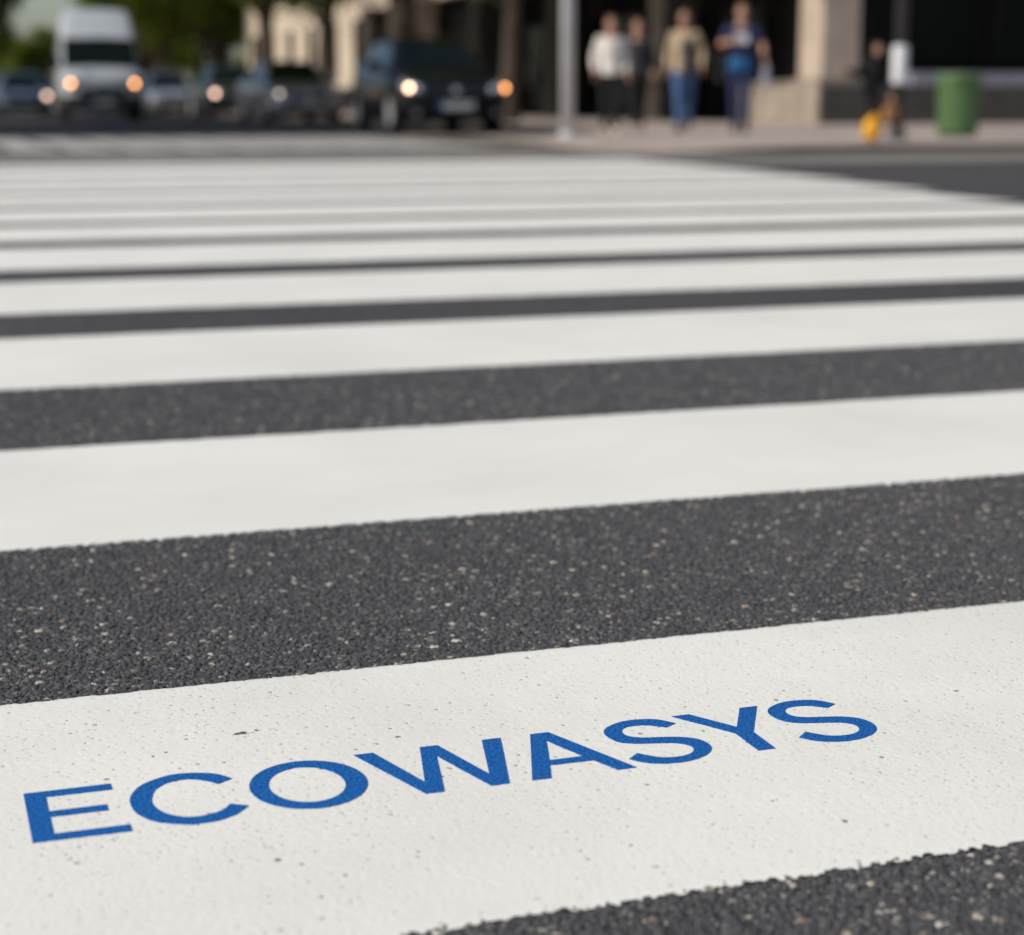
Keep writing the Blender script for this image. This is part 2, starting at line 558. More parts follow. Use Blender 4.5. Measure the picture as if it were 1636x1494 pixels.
# ------------------------------------------------------------------ road
PATCHES = [(0.18, 1.10, 0.80, 1.01, 0.0010), (-0.06, 1.56, 1.49, 2.075, 0.00112), (0.0, 2.4, 2.635, 3.26, 0.0026)]
def build_road():
    BIG = 420.0
    co, fa, mi, colr = [], [], [], []
    quads = []
    ys = [-60.0]
    for (x0, x1, y0, y1, s) in PATCHES:
        quads.append((-BIG, BIG, ys[-1], y0))
        quads.append((-BIG, x0, y0, y1))
        quads.append((x1, BIG, y0, y1))
        ys.append(y1)
    quads.append((-BIG, BIG, ys[-1], 14.96))
    quads.append((-BIG, BIG, 14.96, 1400.0))
    V = [np.array([[a, c, 0], [b_, c, 0], [b_, d, 0], [a, d, 0]], np.float32) for a, b_, c, d in quads]
    C = [np.tile(np.array([[*ASPH, 1]], np.float32), (4, 1)) for _ in quads]
    F = [np.array([[4 * i, 4 * i + 1, 4 * i + 2, 4 * i + 3]]) for i in range(len(quads))]
    MI = [np.array([0])] * len(quads)
    n = 4 * len(quads)
    for (x0, x1, y0, y1, s) in PATCHES:
        nx, ny = int((x1 - x0) / s) + 1, int((y1 - y0) / s) + 1
        X, Y = np.meshgrid(np.linspace(x0, x1, nx), np.linspace(y0, y1, ny))
        Z, col = asphalt_field(X, Y)
        e = np.minimum(np.minimum(X - x0, x1 - X), np.minimum(Y - y0, y1 - Y))
        Z = Z * np.clip(e / 0.012, 0, 1)
        idx = np.arange(nx * ny).reshape(ny, nx) + n
        q = np.stack([idx[:-1, :-1], idx[:-1, 1:], idx[1:, 1:], idx[1:, :-1]], -1).reshape(-1, 4)
        V.append(np.stack([X, Y, Z], -1).reshape(-1, 3).astype(np.float32))
        C.append(col.reshape(-1, 4))
        F.append(q)
        MI.append(np.ones(len(q), int))
        n += nx * ny
    V = np.concatenate(V); C = np.concatenate(C); F = np.concatenate(F); MI = np.concatenate(MI)
    me = bpy.data.meshes.new('road')
    me.vertices.add(len(V)); me.vertices.foreach_set('co', V.ravel())
    me.loops.add(F.size); me.loops.foreach_set('vertex_index', F.ravel().astype(np.int32))
    me.polygons.add(len(F)); me.polygons.foreach_set('loop_start', np.arange(0, F.size, 4, dtype=np.int32))
    me.polygons.foreach_set('material_index', MI.astype(np.int32))
    me.update(calc_edges=True)
    a = me.color_attributes.new('stone', 'FLOAT_COLOR', 'POINT')
    a.data.foreach_set('color', C.ravel())
    o = link('road', me, [M['asphalt'], M['asphalt_near']])
    me.polygons.foreach_set('material_index', MI.astype(np.int32))
    tag(o, kind='structure')
build_road()

# ------------------------------------------------------------------ zebra stripes
STRIPE_GROUP = 'zebra crossing stripes across the side street'
def near_stripe():
    x0, x1, y0, y1, s = -0.10, 1.20, 0.985, 1.507, 0.0013
    m_ = 0.014
    xs = np.arange(x0, x1, s); ys = np.arange(y0 - m_, y1 + m_, s)
    X, Y = np.meshgrid(xs, ys)
    st, _, _ = stones(X, Y, 0.0050, 0.0020, 0.0037, 0.0010, 0.0025, 100, 0.90)
    z = 0.0017 + (vnoise(X, Y, 0.03, 31) - 0.5) * 0.0003 + (vnoise(X, Y, 0.0030, 32) - 0.5) * 0.00022 + st * 0.05
    # edge: distance inside minus a ragged offset
    rag_n = (vnoise(X, Y, 0.0050, 41) - 0.5) * 0.006 + (vnoise(X, Y, 0.018, 42) - 0.5) * 0.0035 - np.clip(st / 0.002, 0, 1) * 0.0018 + 0.001
    rag_f = (vnoise(X, Y, 0.006, 44) - 0.5) * 0.006 + (vnoise(X, Y, 0.03, 45) - 0.5) * 0.006
    ins = np.minimum(Y - y0 + rag_n, y1 - Y + rag_f)
    e_ = np.clip(np.minimum(Y - y0 + 0.006, y1 - Y + 0.005) / 0.014, 0, 1)
    z = z * e_ - 0.0006 * (1 - e_)
    pit = np.zeros_like(X)
    for cell, r0, r1, prob, seed, dep in ((0.016, 0.0008, 0.0014, 0.26, 700, 1.0), (0.0065, 0.0007, 0.0010, 0.36, 800, 0.62), (0.05, 0.0014, 0.0024, 0.30, 900, 1.0)):
        h, a, b_ = stones(X, Y, cell, r0, r1, 1, 1, seed, prob)
        dens = np.clip(vnoise(X, Y, 0.12, seed) * 1.5 - 0.1, 0.22, 1)
        h = np.where(a < dens, h, 0)
        pit = np.maximum(pit, np.clip(h * 1.6, 0, 1) * dep * (0.45 + 0.55 * b_))
    z = z - pit * 0.0009
    rust = np.zeros_like(X)
    for (rx, ry, rr) in ((0.236, 1.369, 0.0042), (0.230, 1.367, 0.003), (0.2465, 1.371, 0.0026), (0.243, 1.3675, 0.0014)):
        d = np.hypot(X - rx, (Y - ry) * 1.2) / rr + (vnoise(X, Y, 0.002, 55) - 0.5) * 1.3
        rust = np.maximum(rust, np.clip((1 - d) * 4, 0, 1))
    z = z + rust * 0.0006
    kv = ins > 0
    keep = (kv[:-1, :-1] & kv[:-1, 1:] & kv[1:, 1:] & kv[1:, :-1])
    me = grid_mesh('zebra_stripe', X, Y, z, keep)
    # drop unused vertices
    bm = bmesh.new()
    bm.from_mesh(me)
    for nm, arr in (('pit', pit), ('rust', rust)):
        lay = bm.verts.layers.float.new(nm)
        fl = arr.ravel()
        bm.verts.ensure_lookup_table()
        for i, v in enumerate(bm.verts):
            if fl[i] > 0.001:
                v[lay] = float(fl[i])
    loose = [v for v in bm.verts if not v.link_faces]
    bmesh.ops.delete(bm, geom=loose, context='VERTS')
    # the rest of the stripe, beyond the frame
    for (a, b_) in ((-1.6, x0 + s * 0.5), (xs[-1] - s * 0.5, 5.3)):
        vs = [bm.verts.new(p) for p in ((a, y0, 0.0017), (b_, y0, 0.0017), (b_, y1, 0.0017), (a, y1, 0.0017))]
        bm.faces.new(vs)
    bm.to_mesh(me)
    bm.free()
    o = link('zebra_stripe', me, M['paint_near'], smooth=True)
    return o

def stripe(xa, xb, y0, y1, mat, seed, amp=0.004, th=0.004, step=0.012, name='zebra_stripe'):
    """long stripe with ragged long edges, a film with sides"""
    nx = int((xb - xa) / step) + 1
    xs = np.linspace(xa, xb, nx)
    lo = y0 + (vnoise(xs, xs * 0 + seed, 0.007 if step < 0.01 else 0.02, seed) - 0.5) * amp * 2 + (vnoise(xs, xs * 0 + seed, 0.2, seed + 1) - 0.5) * amp
    hi = y1 + (vnoise(xs, xs * 0 + seed, 0.02, seed + 2) - 0.5) * amp * 2 + (vnoise(xs, xs * 0 + seed, 0.2, seed + 3) - 0.5) * amp
    rows = np.stack([lo, lo, lo + 0.0012, (lo + hi) / 2, hi - 0.0012, hi, hi])
    zz = np.array([-0.002, th - 0.0002, th, th, th, th - 0.0002, -0.002])
    X = np.tile(xs, (7, 1)); Z = np.tile(zz[:, None], (1, nx))
    return link(name, grid_mesh(name, X, rows, Z), mat)

o = near_stripe()
tag(o, 'nearest white zebra stripe carrying the blue lettering, with ragged near edge', 'road marking', STRIPE_GROUP)
STR = [
    (2.052, 2.660, -1.6, 5.3, 'broad white zebra stripe next beyond the lettered one, across the sharp asphalt gap'),
    (3.245, 3.950, -1.6, 5.3, 'third white zebra stripe from the camera, first one blurred along both edges'),
    (4.420, 5.190, -1.6, 5.3, 'fourth white zebra stripe from the camera, blurred, two beyond the sharp gap'),
    (5.580, 6.390, -1.6, 5.3, 'fifth white zebra stripe from the camera, with a thin dark gap in front'),
    (6.720, 7.490, -1.6, 5.25, 'sixth white zebra stripe from the camera, last to cross the whole frame'),
    (7.760, 8.660, -1.6, 5.30, 'seventh white zebra stripe, longest of those whose right end is in view'),
    (8.960, 9.940, -1.6, 5.56, 'eighth white zebra stripe, second of the stepped right ends seen at right'),
    (10.24, 11.16, -1.6, 5.76, 'ninth white zebra stripe, third of the stepped right ends seen at right'),
    (11.42, 12.32, -1.6, 5.86, 'tenth white zebra stripe, fourth of the stepped right ends seen at right'),
    (12.56, 13.48, -1.6, 5.95, 'last white zebra stripe but one before the far kerb'),
    (13.74, 14.56, -1.6, 6.02, 'farthest white zebra stripe, lying against the far dropped kerb'),
]
for i, (a, b_, xa, xb, lab) in enumerate(STR):
    o = stripe(xa, xb, a, b_, M['paint'], 50 + 7 * i, 0.0026 if i < 2 else 0.006, 0.0018, 0.0022 if i < 2 else 0.03)
    tag(o, lab, 'road marking', STRIPE_GROUP)

# second crossing, over the street with the cars: worn bars pointing along that street
k = 0
xb = -1.2
bars = []
while xb < 5.9:
    bars.append(xb)
    xb += 0.58
for k, xb in enumerate(bars):
    bm = bmesh.new()
    bm_box(bm, (xb + 0.22, 21.7, 0.001), (0.45, 6.2, 0.006))
    o = from_bm('crossing_bar', bm, M['paint_worn'])
    tag(o, 'worn narrow white bar of the far crossing in front of the waiting cars', 'road marking', 'worn bars of the far crossing')

# ------------------------------------------------------------------ blue lettering
def catmull(pts, n=6, closed=True):
    out = []
    L = len(pts)
    for i in range(L):
        p0, p1, p2, p3 = (Vector(pts[(i + k) % L]) for k in (-1, 0, 1, 2))
        for k in range(n):
            t_ = k / n
            out.append(tuple(0.5 * ((2 * p1) + (p2 - p0) * t_ + (2 * p0 - 5 * p1 + 4 * p2 - p3) * t_ ** 2 + (3 * p1 - p0 - 3 * p2 + p3) * t_ ** 3)))
    return out

def spline_open(pts, n=6):
    out = []
    L = len(pts)
    for i in range(L - 1):
        p0, p1, p2, p3 = (Vector(pts[min(max(i + k, 0), L - 1)]) for k in (-1, 0, 1, 2))
        for k in range(n):
            t_ = k / n
            out.append(tuple(0.5 * ((2 * p1) + (p2 - p0) * t_ + (2 * p0 - 5 * p1 + 4 * p2 - p3) * t_ ** 2 + (3 * p1 - p0 - 3 * p2 + p3) * t_ ** 3)))
    out.append(tuple(pts[-1]))
    return out

def letter(parent, loops, z0=0.0012, z1=0.00222):
    bm = bmesh.new()
    flat = [Vector((*p, z1)) for lp in loops for p in lp]
    tris = geometry.tessellate_polygon([[Vector((*p, 0)) for p in lp] for lp in loops])
    tv = [bm.verts.new(p) for p in flat]
    bvs = [bm.verts.new((p.x, p.y, z0)) for p in flat]
    for t3 in tris:
        try:
            bm.faces.new([tv[i] for i in t3])
        except ValueError:
            pass
    off = 0
    for lp in loops:
        L = len(lp)
        for i in range(L):
            j = (i + 1) % L
            bm.faces.new((tv[off + i], tv[off + j], bvs[off + j], bvs[off + i]))
        off += L
    return from_bm('letter', bm, M['blue_paint'], parent)

lettering = empty('lettering', (0, 0, 0))
tag(lettering, 'blue painted word reading ECOWASYS on the nearest white stripe', 'lettering')
T, B_ = 1.2918, 1.1972
letter(lettering, [[(0.0592, T), (0.1222, T), (0.1222, 1.2795), (0.0745, 1.2795), (0.0745, 1.2518), (0.1150, 1.2518), (0.1150, 1.2404), (0.0745, 1.2404),
                    (0.0745, 1.2094), (0.1264, 1.2094), (0.1264, B_), (0.0592, B_)]])
def arc(cx, cy, rx, ry, a0, a1, n=40):
    return [(cx + rx * math.cos(a0 + (a1 - a0) * i / n), cy + ry * math.sin(a0 + (a1 - a0) * i / n)) for i in range(n + 1)]
co_ = spline_open([(0.2097, 1.2732), (0.1985, 1.2872), (0.1795, 1.2948), (0.163, 1.2940), (0.1435, 1.2815), (0.1330, 1.2615), (0.1312, 1.2430), (0.1345, 1.2245), (0.1450, 1.2080), (0.1652, 1.1966), (0.1830, 1.1957), (0.1990, 1.2025), (0.2117, 1.2167)])
ci_ = spline_open([(0.1994, 1.2245), (0.1915, 1.2140), (0.1765, 1.2085), (0.1640, 1.2110), (0.1530, 1.2215), (0.1475, 1.2360), (0.1470, 1.2500), (0.1520, 1.2680), (0.1640, 1.2800), (0.1785, 1.2820), (0.1900, 1.2750), (0.1976, 1.2655)])
letter(lettering, [co_ + ci_])
def ell(cx, cy, rx, ry, n=72, rev=False):
    p = [(cx + rx * math.cos(2 * math.pi * i / n), cy + ry * math.sin(2 * math.pi * i / n)) for i in range(n)]
    return p[::-1] if rev else p
letter(lettering, [ell(0.2615, 1.2440, 0.0436, 0.0484), ell(0.2602, 1.2438, 0.0281, 0.0355, rev=True)])
letter(lettering, [[(0.3074, T), (0.3228, T), (0.3444, 1.2205), (0.3607, T), (0.3752, T), (0.3950, 1.2203), (0.4118, T), (0.4275, T), (0.4035, B_), (0.3890, B_), (0.3680, 1.2690), (0.3530, B_), (0.3388, B_)]])
letter(lettering, [[(0.4525, T), (0.4680, T), (0.5056, B_), (0.4903, B_), (0.4800, 1.2221), (0.4443, 1.2221), (0.4366, B_), (0.4212, B_)],
                   [(0.4600, 1.2742), (0.4477, 1.2328), (0.4754, 1.2328)]])
s_top_out = [(0.5736, 1.2785), (0.5630, 1.2915), (0.5490, 1.2965), (0.5329, 1.2960), (0.5185, 1.2885), (0.5109, 1.2792), (0.5092, 1.2664), (0.5133, 1.2532), (0.5220, 1.2462), (0.5345, 1.2420), (0.548, 1.2385), (0.5580, 1.2340), (0.5636, 1.2261), (0.5622, 1.2179), (0.5560, 1.2110), (0.5450, 1.2080), (0.5309, 1.2115), (0.5175, 1.2252)]
s_bot_out = [(0.5066, 1.2152), (0.5129, 1.2068), (0.5215, 1.2005), (0.5349, 1.1962), (0.5503, 1.1965), (0.5675, 1.2045), (0.5767, 1.2155), (0.5790, 1.2280), (0.5745, 1.2400), (0.5629, 1.2482), (0.5486, 1.2525), (0.5345, 1.2562), (0.5262, 1.2620), (0.5240, 1.2702), (0.5265, 1.2780), (0.5330, 1.2825), (0.5440, 1.2830), (0.5529, 1.2796), (0.5624, 1.2715)]
s_loop = spline_open(s_top_out, 5) + spline_open(s_bot_out, 5)
letter(lettering, [s_loop])
letter(lettering, [[(0.5769, T + 0.003), (0.5928, T + 0.003), (0.6170, 1.2545), (0.6394, T + 0.004), (0.6555, T + 0.004), (0.6246, 1.2395), (0.6246, 1.1997), (0.6095, 1.1997), (0.6095, 1.2412)]])
letter(lettering, [[(x + 0.1468, y + 0.0012) for x, y in s_loop]])

# ------------------------------------------------------------------ pavement, kerb and gutter
def pave_h(x, y):
    d = math.hypot(max(0, x - 5.6), max(0, y - 15.3) * 0.8)
    f = min(1, max(0, (d - 0.7) / 1.9))
    f = f * f * (3 - 2 * f)
    g = max(min((x - 8.6) / 1.5, 1), 0, min((22.6 - y) / 2, 1))
    if y > 24.6: g = 1
    return 0.012 + 0.063 * min(f, g)

def build_pavement():
    out = []                                           # outer kerb line, from the far right round the corner and up the street
    x = 150.0
    for x in (150.0, 60.0, 30.0, 20.0):
        out.append((x, 15.36))
    x = 14.0
    while x > 7.4:
        out.append((x, 15.36)); x -= 0.4
    for i in range(13):
        a = -math.pi / 2 - (math.pi / 2) * i / 12
        out.append((7.3 + 1.1 * math.cos(a), 16.46 + 1.1 * math.sin(a)))
    y = 17.0
    while y < 23.5:
        out.append((6.2, y)); y += 0.6
    for i in range(9):
        a = math.pi - (math.pi / 2) * i / 8
        out.append((6.8 + 0.6 * math.cos(a), 23.6 + 0.6 * math.sin(a)))
    for x in (7.4, 8.0, 8.6, 9.0): out.append((x, 24.2))
    for i in range(9):
        a = -math.pi / 2 + (math.pi / 2) * i / 8
        out.append((9.4 + 0.6 * math.cos(a), 24.8 + 0.6 * math.sin(a)))
    for y in (27.0, 30.0, 40.0, 60.0, 100.0, 200.0): out.append((10.0, y))
    P = [Vector(p) for p in out]
    Q = []
    for i, p in enumerate(P):
        d = (P[min(i + 1, len(P) - 1)] - P[max(i - 1, 0)]).normalized()
        nrm = Vector((d.y, -d.x))                      # to the right of travel = inside
        Q.append(p + nrm * 0.15)
    bm = bmesh.new()
    rows = []
    for p, q in zip(P, Q):
        h = pave_h(p.x, p.y)
        rows.append([bm.verts.new((p.x, p.y, -0.03)), bm.verts.new((p.x, p.y, h - 0.008)), bm.verts.new((p.x + (q.x - p.x) * 0.07, p.y + (q.y - p.y) * 0.07, h)), bm.verts.new((q.x, q.y, h)), bm.verts.new((q.x, q.y, -0.03))])
    for a, b_ in zip(rows, rows[1:]):
        for k in range(4):
            bm.faces.new((a[k], a[k + 1], b_[k + 1], b_[k]))
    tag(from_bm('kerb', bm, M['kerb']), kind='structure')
    bnd = [(q.x, q.y) for q in Q] + [(150.0, 200.0)]
    inner = []
    yy = 15.8
    while yy < 25:
        xx = 6.0
        while xx < 14:
            inner.append((xx, yy)); xx += 0.45
        yy += 0.45
    vs = [Vector(p) for p in bnd] + [Vector(p) for p in inner]
    ed = [(i, (i + 1) % len(bnd)) for i in range(len(bnd))]
    r = geometry.delaunay_2d_cdt(vs, ed, [], 1, 1e-5)
    bm = bmesh.new()
    bv = [bm.verts.new((v.x, v.y, pave_h(v.x, v.y) - 0.003)) for v in r[0]]
    for f in r[2]:
        bm.faces.new([bv[i] for i in f])
    tag(from_bm('pavement', bm, M['pavement'], smooth=True), kind='structure')
    bm = bmesh.new()
    bm_box(bm, (-21.55, 120.0, 0.015), (37.5, 190.0, 0.09))
    tag(from_bm('pavement', bm, M['pavement']), kind='structure')
    bm = bmesh.new()
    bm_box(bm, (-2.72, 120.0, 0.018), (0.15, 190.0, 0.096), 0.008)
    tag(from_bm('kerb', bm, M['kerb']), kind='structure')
    bm = bmesh.new()
    for g in ([(150.0, 13.1), (6.35, 13.1), (6.35, 15.5), (150.0, 15.5)], [(6.2, 14.72), (-60.0, 14.72), (-60.0, 17.6), (6.1, 17.6), (6.18, 16.46), (6.3, 15.9)]):
        bm.faces.new([bm.verts.new((x, y, 0.004)) for x, y in g])
    tag(from_bm('gutter', bm, M['gutter']), kind='structure')
build_pavement()

# ------------------------------------------------------------------ buildings
def window(parent, x, y, z, w, h, face, frame_mat, depth=0.10):
    """face 'W' looks to -X, 'S' looks to -Y; centre of the opening"""
    f = 0.07
    bm = bmesh.new()
    def bar(u0, u1, v0, v1, proud=0.05):
        uc, vc = (u0 + u1) / 2, (v0 + v1) / 2
        if face == 'W':
            bm_box(bm, (x - proud / 2, y + uc, z + vc), (proud + 0.06, u1 - u0, v1 - v0))
        else:
            bm_box(bm, (x + uc, y - proud / 2, z + vc), (u1 - u0, proud + 0.06, v1 - v0))
    bar(-w / 2, -w / 2 + f, -h / 2, h / 2)
    bar(w / 2 - f, w / 2, -h / 2, h / 2)
    bar(-w / 2 + f, w / 2 - f, h / 2 - f, h / 2)
    bar(-w / 2 + f, w / 2 - f, -h / 2, -h / 2 + f)
    bar(-0.03, 0.03, -h / 2 + f, h / 2 - f, 0.04)
    wo_ = from_bm('window', bm, frame_mat, parent)
    if face == 'W':
        box('pane', (x - 0.012, y, z), (0.03, w - 2 * f, h - 2 * f), M['glass'], wo_)
        box('sill', (x - 0.09, y, z - h / 2 - 0.045), (0.18, w + 0.16, 0.09), M['stone_dull'], wo_)
    else:
        box('pane', (x, y - 0.012, z), (w - 2 * f, 0.03, h - 2 * f), M['glass'], wo_)
        box('sill', (x, y - 0.09, z - h / 2 - 0.045), (w + 0.16, 0.18, 0.09), M['stone_dull'], wo_)
    return wo_

G0 = 0.071
BX, BY = 16.14, 29.5
bd = empty('shop_building', (0, 0, 0))
tag(bd, 'corner building with black shopfront and beige stone pillars behind the pedestrians', 'building')
# upper storeys as one wall with windows set on it
box('upper_wall', (BX + 15, BY + 17.0, 9.0), (30, 34.0, 10.8), M['stone'], bd)
box('cornice', (BX + 14.9, BY + 16.9, 14.6), (30.7, 34.7, 0.4), M['stone_dull'], bd)
box('roof', (BX + 15, BY + 17, 15.2), (28, 32, 0.8), M['stone_dark'], bd)
# dark recessed ground floor
box('shop_wall', (BX + 15.4, BY + 17.4, G0 + 1.80), (29.8, 33.6, 3.6), M['shopfront'], bd)
# shop windows and doors on the street side, recessed between pillars
py_ = [BY + 0.5, BY + 7.6, BY + 14.2, BY + 20.8, BY + 27.4, BY + 33.5]
for i, yy in enumerate(py_):
    bm = bmesh.new()
    bm_box(bm, (BX + 0.12, yy, G0 + 2.2), (0.76, 0.86, 2.78), 0.015)
    bm_box(bm, (BX + 0.11, yy, G0 + 3.58 - 0.10), (0.84, 1.08, 0.14), 0.01)
    pl = from_bm('pillar', bm, (M['stone'], M['brown_stone'], M['black_stone_and_shade'], M['brown_stone'], M['stone'], M['brown_stone'])[i], bd)
    bm = bmesh.new()
    bm_box(bm, (BX + 0.09, yy, G0 + 0.40), (0.90, 1.0, 0.80), 0.015)
    from_bm('pillar_base', bm, (M['stone_dull'], M['brown_stone'], M['black_stone_and_shade'], M['brown_stone'], M['stone_dull'], M['brown_stone'])[i], bd)
    if i == 0:
        pl['label'] = 'beige corner pillar with stepped stone base'
# plinth wall beside the corner pillar
bm = bmesh.new()
bm_box(bm, (BX + 0.10, BY + 2.35, G0 + 0.36), (0.62, 2.55, 0.72), 0.02)
bm_box(bm, (BX + 0.08, BY + 2.35, G0 + 0.745), (0.68, 2.60, 0.05), 0.01)
from_bm('plinth', bm, M['stone_dull'], bd)
for i in range(5):
    ya, yb = py_[i] + (3.2 if i == 0 else 0.5), py_[i + 1] - 0.5
    n = 3
    for k in range(n):
        yc = ya + (yb - ya) * (k + 0.5) / n
        wv = (yb - ya) / n - 0.16
        bm = bmesh.new()
        for dy in (-wv / 2 + 0.04, wv / 2 - 0.04):
            bm_box(bm, (BX + 0.45, yc + dy, G0 + 1.55), (0.12, 0.08, 2.9))
        bm_box(bm, (BX + 0.45, yc, G0 + 2.42), (0.10, wv - 0.16, 0.07))
        nm = 'shop_door' if k == 1 else 'shop_window'
        fr = from_bm(nm, bm, M['bronze'], bd)
        box('pane', (BX + 0.46, yc, G0 + 1.25), (0.03, wv - 0.16, 2.2), M['glass'], fr)
        if nm == 'shop_door':
            bm = bmesh.new()
            bm_tube(bm, [(BX + 0.35, yc + 0.3, G0 + 0.8), (BX + 0.35, yc + 0.3, G0 + 1.4)], [0.018] * 2, 8)
            bm_tube(bm, [(BX + 0.35, yc + 0.3, G0 + 0.85), (BX + 0.44, yc + 0.3, G0 + 0.85)], [0.012] * 2, 8)
            bm_tube(bm, [(BX + 0.35, yc + 0.3, G0 + 1.35), (BX + 0.44, yc + 0.3, G0 + 1.35)], [0.012] * 2, 8)
            from_bm('handle', bm, M['alloy'], fr)
# south front: dark stall riser, slate sill, dark windows
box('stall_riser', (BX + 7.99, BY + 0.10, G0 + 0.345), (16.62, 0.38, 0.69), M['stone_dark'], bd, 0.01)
box('window_sill', (BX + 8.9, BY + 0.16, G0 + 0.81), (14.8, 0.50, 0.235), M['sill'], bd, 0.015)
for k in range(5):
    xc = BX + 2.0 + k * 2.7
    bm = bmesh.new()
    for dx in (-1.22, 1.22):
        bm_box(bm, (xc + dx, BY + 0.42, G0 + 2.2), (0.10, 0.16, 2.25))
    bm_box(bm, (xc, BY + 0.42, G0 + 3.20), (2.34, 0.14, 0.10))
    fr = from_bm('shop_window', bm, M['bronze'], bd)
    box('pane', (xc, BY + 0.44, G0 + 2.1), (2.34, 0.03, 2.06), M['glass'], fr)
for fl in range(3):
    for k in range(9):
        window(bd, BX, BY + 2.2 + k * 3.7, 5.4 + fl * 3.2, 1.4, 1.9, 'W', M['bronze'])
    for k in range(7):
        window(bd, BX + 2.4 + k * 3.9, BY, 5.4 + fl * 3.2, 1.4, 1.9, 'S', M['bronze'])

cb = empty('cream_building', (0, 0, 0))
tag(cb, 'sunlit cream building farther along the street, between the tree trunks', 'building')
CY0, CY1 = BY + 34.4, BY + 34.4 + 25
box('wall', (16.5 + 8, (CY0 + CY1) / 2, 7.0), (16, CY1 - CY0, 13.9), M['cream'], cb)
box('base_course', (16.5 + 7.9, (CY0 + CY1) / 2, 0.5), (16.1, CY1 - CY0 - 0.1, 0.9), M['black_stone_and_shade'], cb)  # base coloured near black in place of the shadow behind the grey car
box('roof', (16.5 + 7.7, (CY0 + CY1) / 2, 14.3), (16.8, CY1 - CY0 + 0.4, 0.7), M['stone_dark'], cb)
for fl in range(4):
    for k in range(6):
        window(cb, 16.5, CY0 + 2.4 + k * 4.05, 2.55 + fl * 3.2, 1.15, 1.75, 'W', M['bronze'])

# ------------------------------------------------------------------ trees
def leaf_cloud(bm, centre, rad, n, size, rg):
    clumps = []
    for _ in range(max(10, n // 220)):
        v = Vector((rg.gauss(0, 1), rg.gauss(0, 1), rg.gauss(0, 1))).normalized() * (rg.random() ** 0.45)
        clumps.append((Vector((v.x * rad[0], v.y * rad[1], v.z * rad[2])) + Vector(centre), rg.uniform(0.16, 0.34) * min(rad)))
    for i in range(n):
        c, r = clumps[i % len(clumps)]
        p = c + Vector((rg.gauss(0, 1), rg.gauss(0, 1), rg.gauss(0, 0.7))) * r * 0.62
        u = Vector((rg.gauss(0, 1), rg.gauss(0, 1), rg.gauss(0, 1))).normalized()
        w = u.cross(Vector((rg.gauss(0, 1), rg.gauss(0, 1), rg.gauss(0, 1)))).normalized()
        s = size * rg.uniform(0.6, 1.3)
        vs = [bm.verts.new(p - u * s), bm.verts.new(p + w * s * 0.55), bm.verts.new(p + u * s), bm.verts.new(p - w * s * 0.55)]
        bm.faces.new(vs)

def make_tree(name, loc, h, cr, bottom, trunk_r, leafmat, seed, n=9000, size=0.13):
    rg = random.Random(seed)
    root = empty(name, loc, rg.uniform(0, 6))
    bm = bmesh.new()
    pts = [(0, 0, -0.1), (0.02, 0.02, 0.25), (rg.uniform(-.06, .06), rg.uniform(-.06, .06), 1.6), (rg.uniform(-.12, .12), rg.uniform(-.12, .12), bottom + 0.5), (rg.uniform(-.2, .2), rg.uniform(-.2, .2), bottom + (h - bottom) * 0.5), (0, 0, h * 0.92)]
    bm_tube(bm, pts, [trunk_r * 1.5, trunk_r * 1.1, trunk_r, trunk_r * 0.85, trunk_r * 0.5, trunk_r * 0.1], 12)
    for i in range(9):
        a = i * 2.4 + rg.uniform(-.3, .3)
        z0 = bottom * 0.85 + (h - bottom) * 0.06 * i
        L = cr * rg.uniform(0.6, 0.9) * (1 - i * 0.05)
        p0 = Vector((0, 0, z0)); d = Vector((math.cos(a), math.sin(a), rg.uniform(0.35, 0.8)))
        bm_tube(bm, [p0, p0 + d * L * 0.4, p0 + d * L * 0.75 + Vector((0, 0, 0.1)), p0 + d * L + Vector((0, 0, 0.3))], [trunk_r * 0.42, trunk_r * 0.3, trunk_r * 0.18, trunk_r * 0.05], 7)
    from_bm('trunk', bm, M['bark'], root, True)
    bm = bmesh.new()
    leaf_cloud(bm, (0, 0, (h + bottom) / 2), (cr * 0.86, cr * 0.86, (h - bottom) / 2 * 0.92), n, size, rg)
    from_bm('crown', bm, leafmat, root)
    return root

GT = 'street trees along the right-hand pavement'
t1 = make_tree('street_tree', (11.0, 40.2, 0.05), 9.5, 3.1, 2.9, 0.33, M['leaf'], 3, 24000, 0.12)
tag(t1, 'street tree with thick dark trunk rising behind the dark car', 'tree', GT)
t2 = make_tree('street_tree', (11.0, 48.0, 0.08), 10.0, 3.2, 2.6, 0.22, M['leaf'], 4, 24000, 0.12)
tag(t2, 'street tree whose trunk stands before the cream building, behind the grey parked car', 'tree', GT)
east = [(11.6, 34.4, t2, 0.8, 'slim street tree right of the dark car, close before the black shopfront'),
        (11.2, 57.0, t1, 0.8, 'street tree left of the cream building gap, leaves hanging over the parked row'),
        (12.6, 91.0, t2, 1.1, 'dark leafy tree above the small parked cars, directly left of the cream building'),
        (15.6, 93.0, t1, 1.1, 'dense tree against the far end of the cream building'),
        (11.6, 92.0, t1, 1.0, 'dense tree just right of the white van roof'),
        (13.9, 99.0, t2, 1.2, 'tree in the second rank behind the dense ones right of the van'),
        (13.0, 101.0, t1, 1.2, 'far tree partly hidden behind the white van roof'),
        (17.5, 101.0, t2, 1.2, 'tree farthest back between the cream building and the van'),
        (14.6, 110.0, t2, 1.2, 'farthest tree of the dark row, behind the van')]
for x, y, src, s, lab in east:
    c = copy_tree(src)
    c.location = (x, y, 0.05)
    c.rotation_euler.z = rng.uniform(0, 6.28)
    c.scale = (s, s, s if s > 0.85 else 1.0)
    c['label'] = lab
GW = 'unseen trees added along the left side of the street to shade the cars'
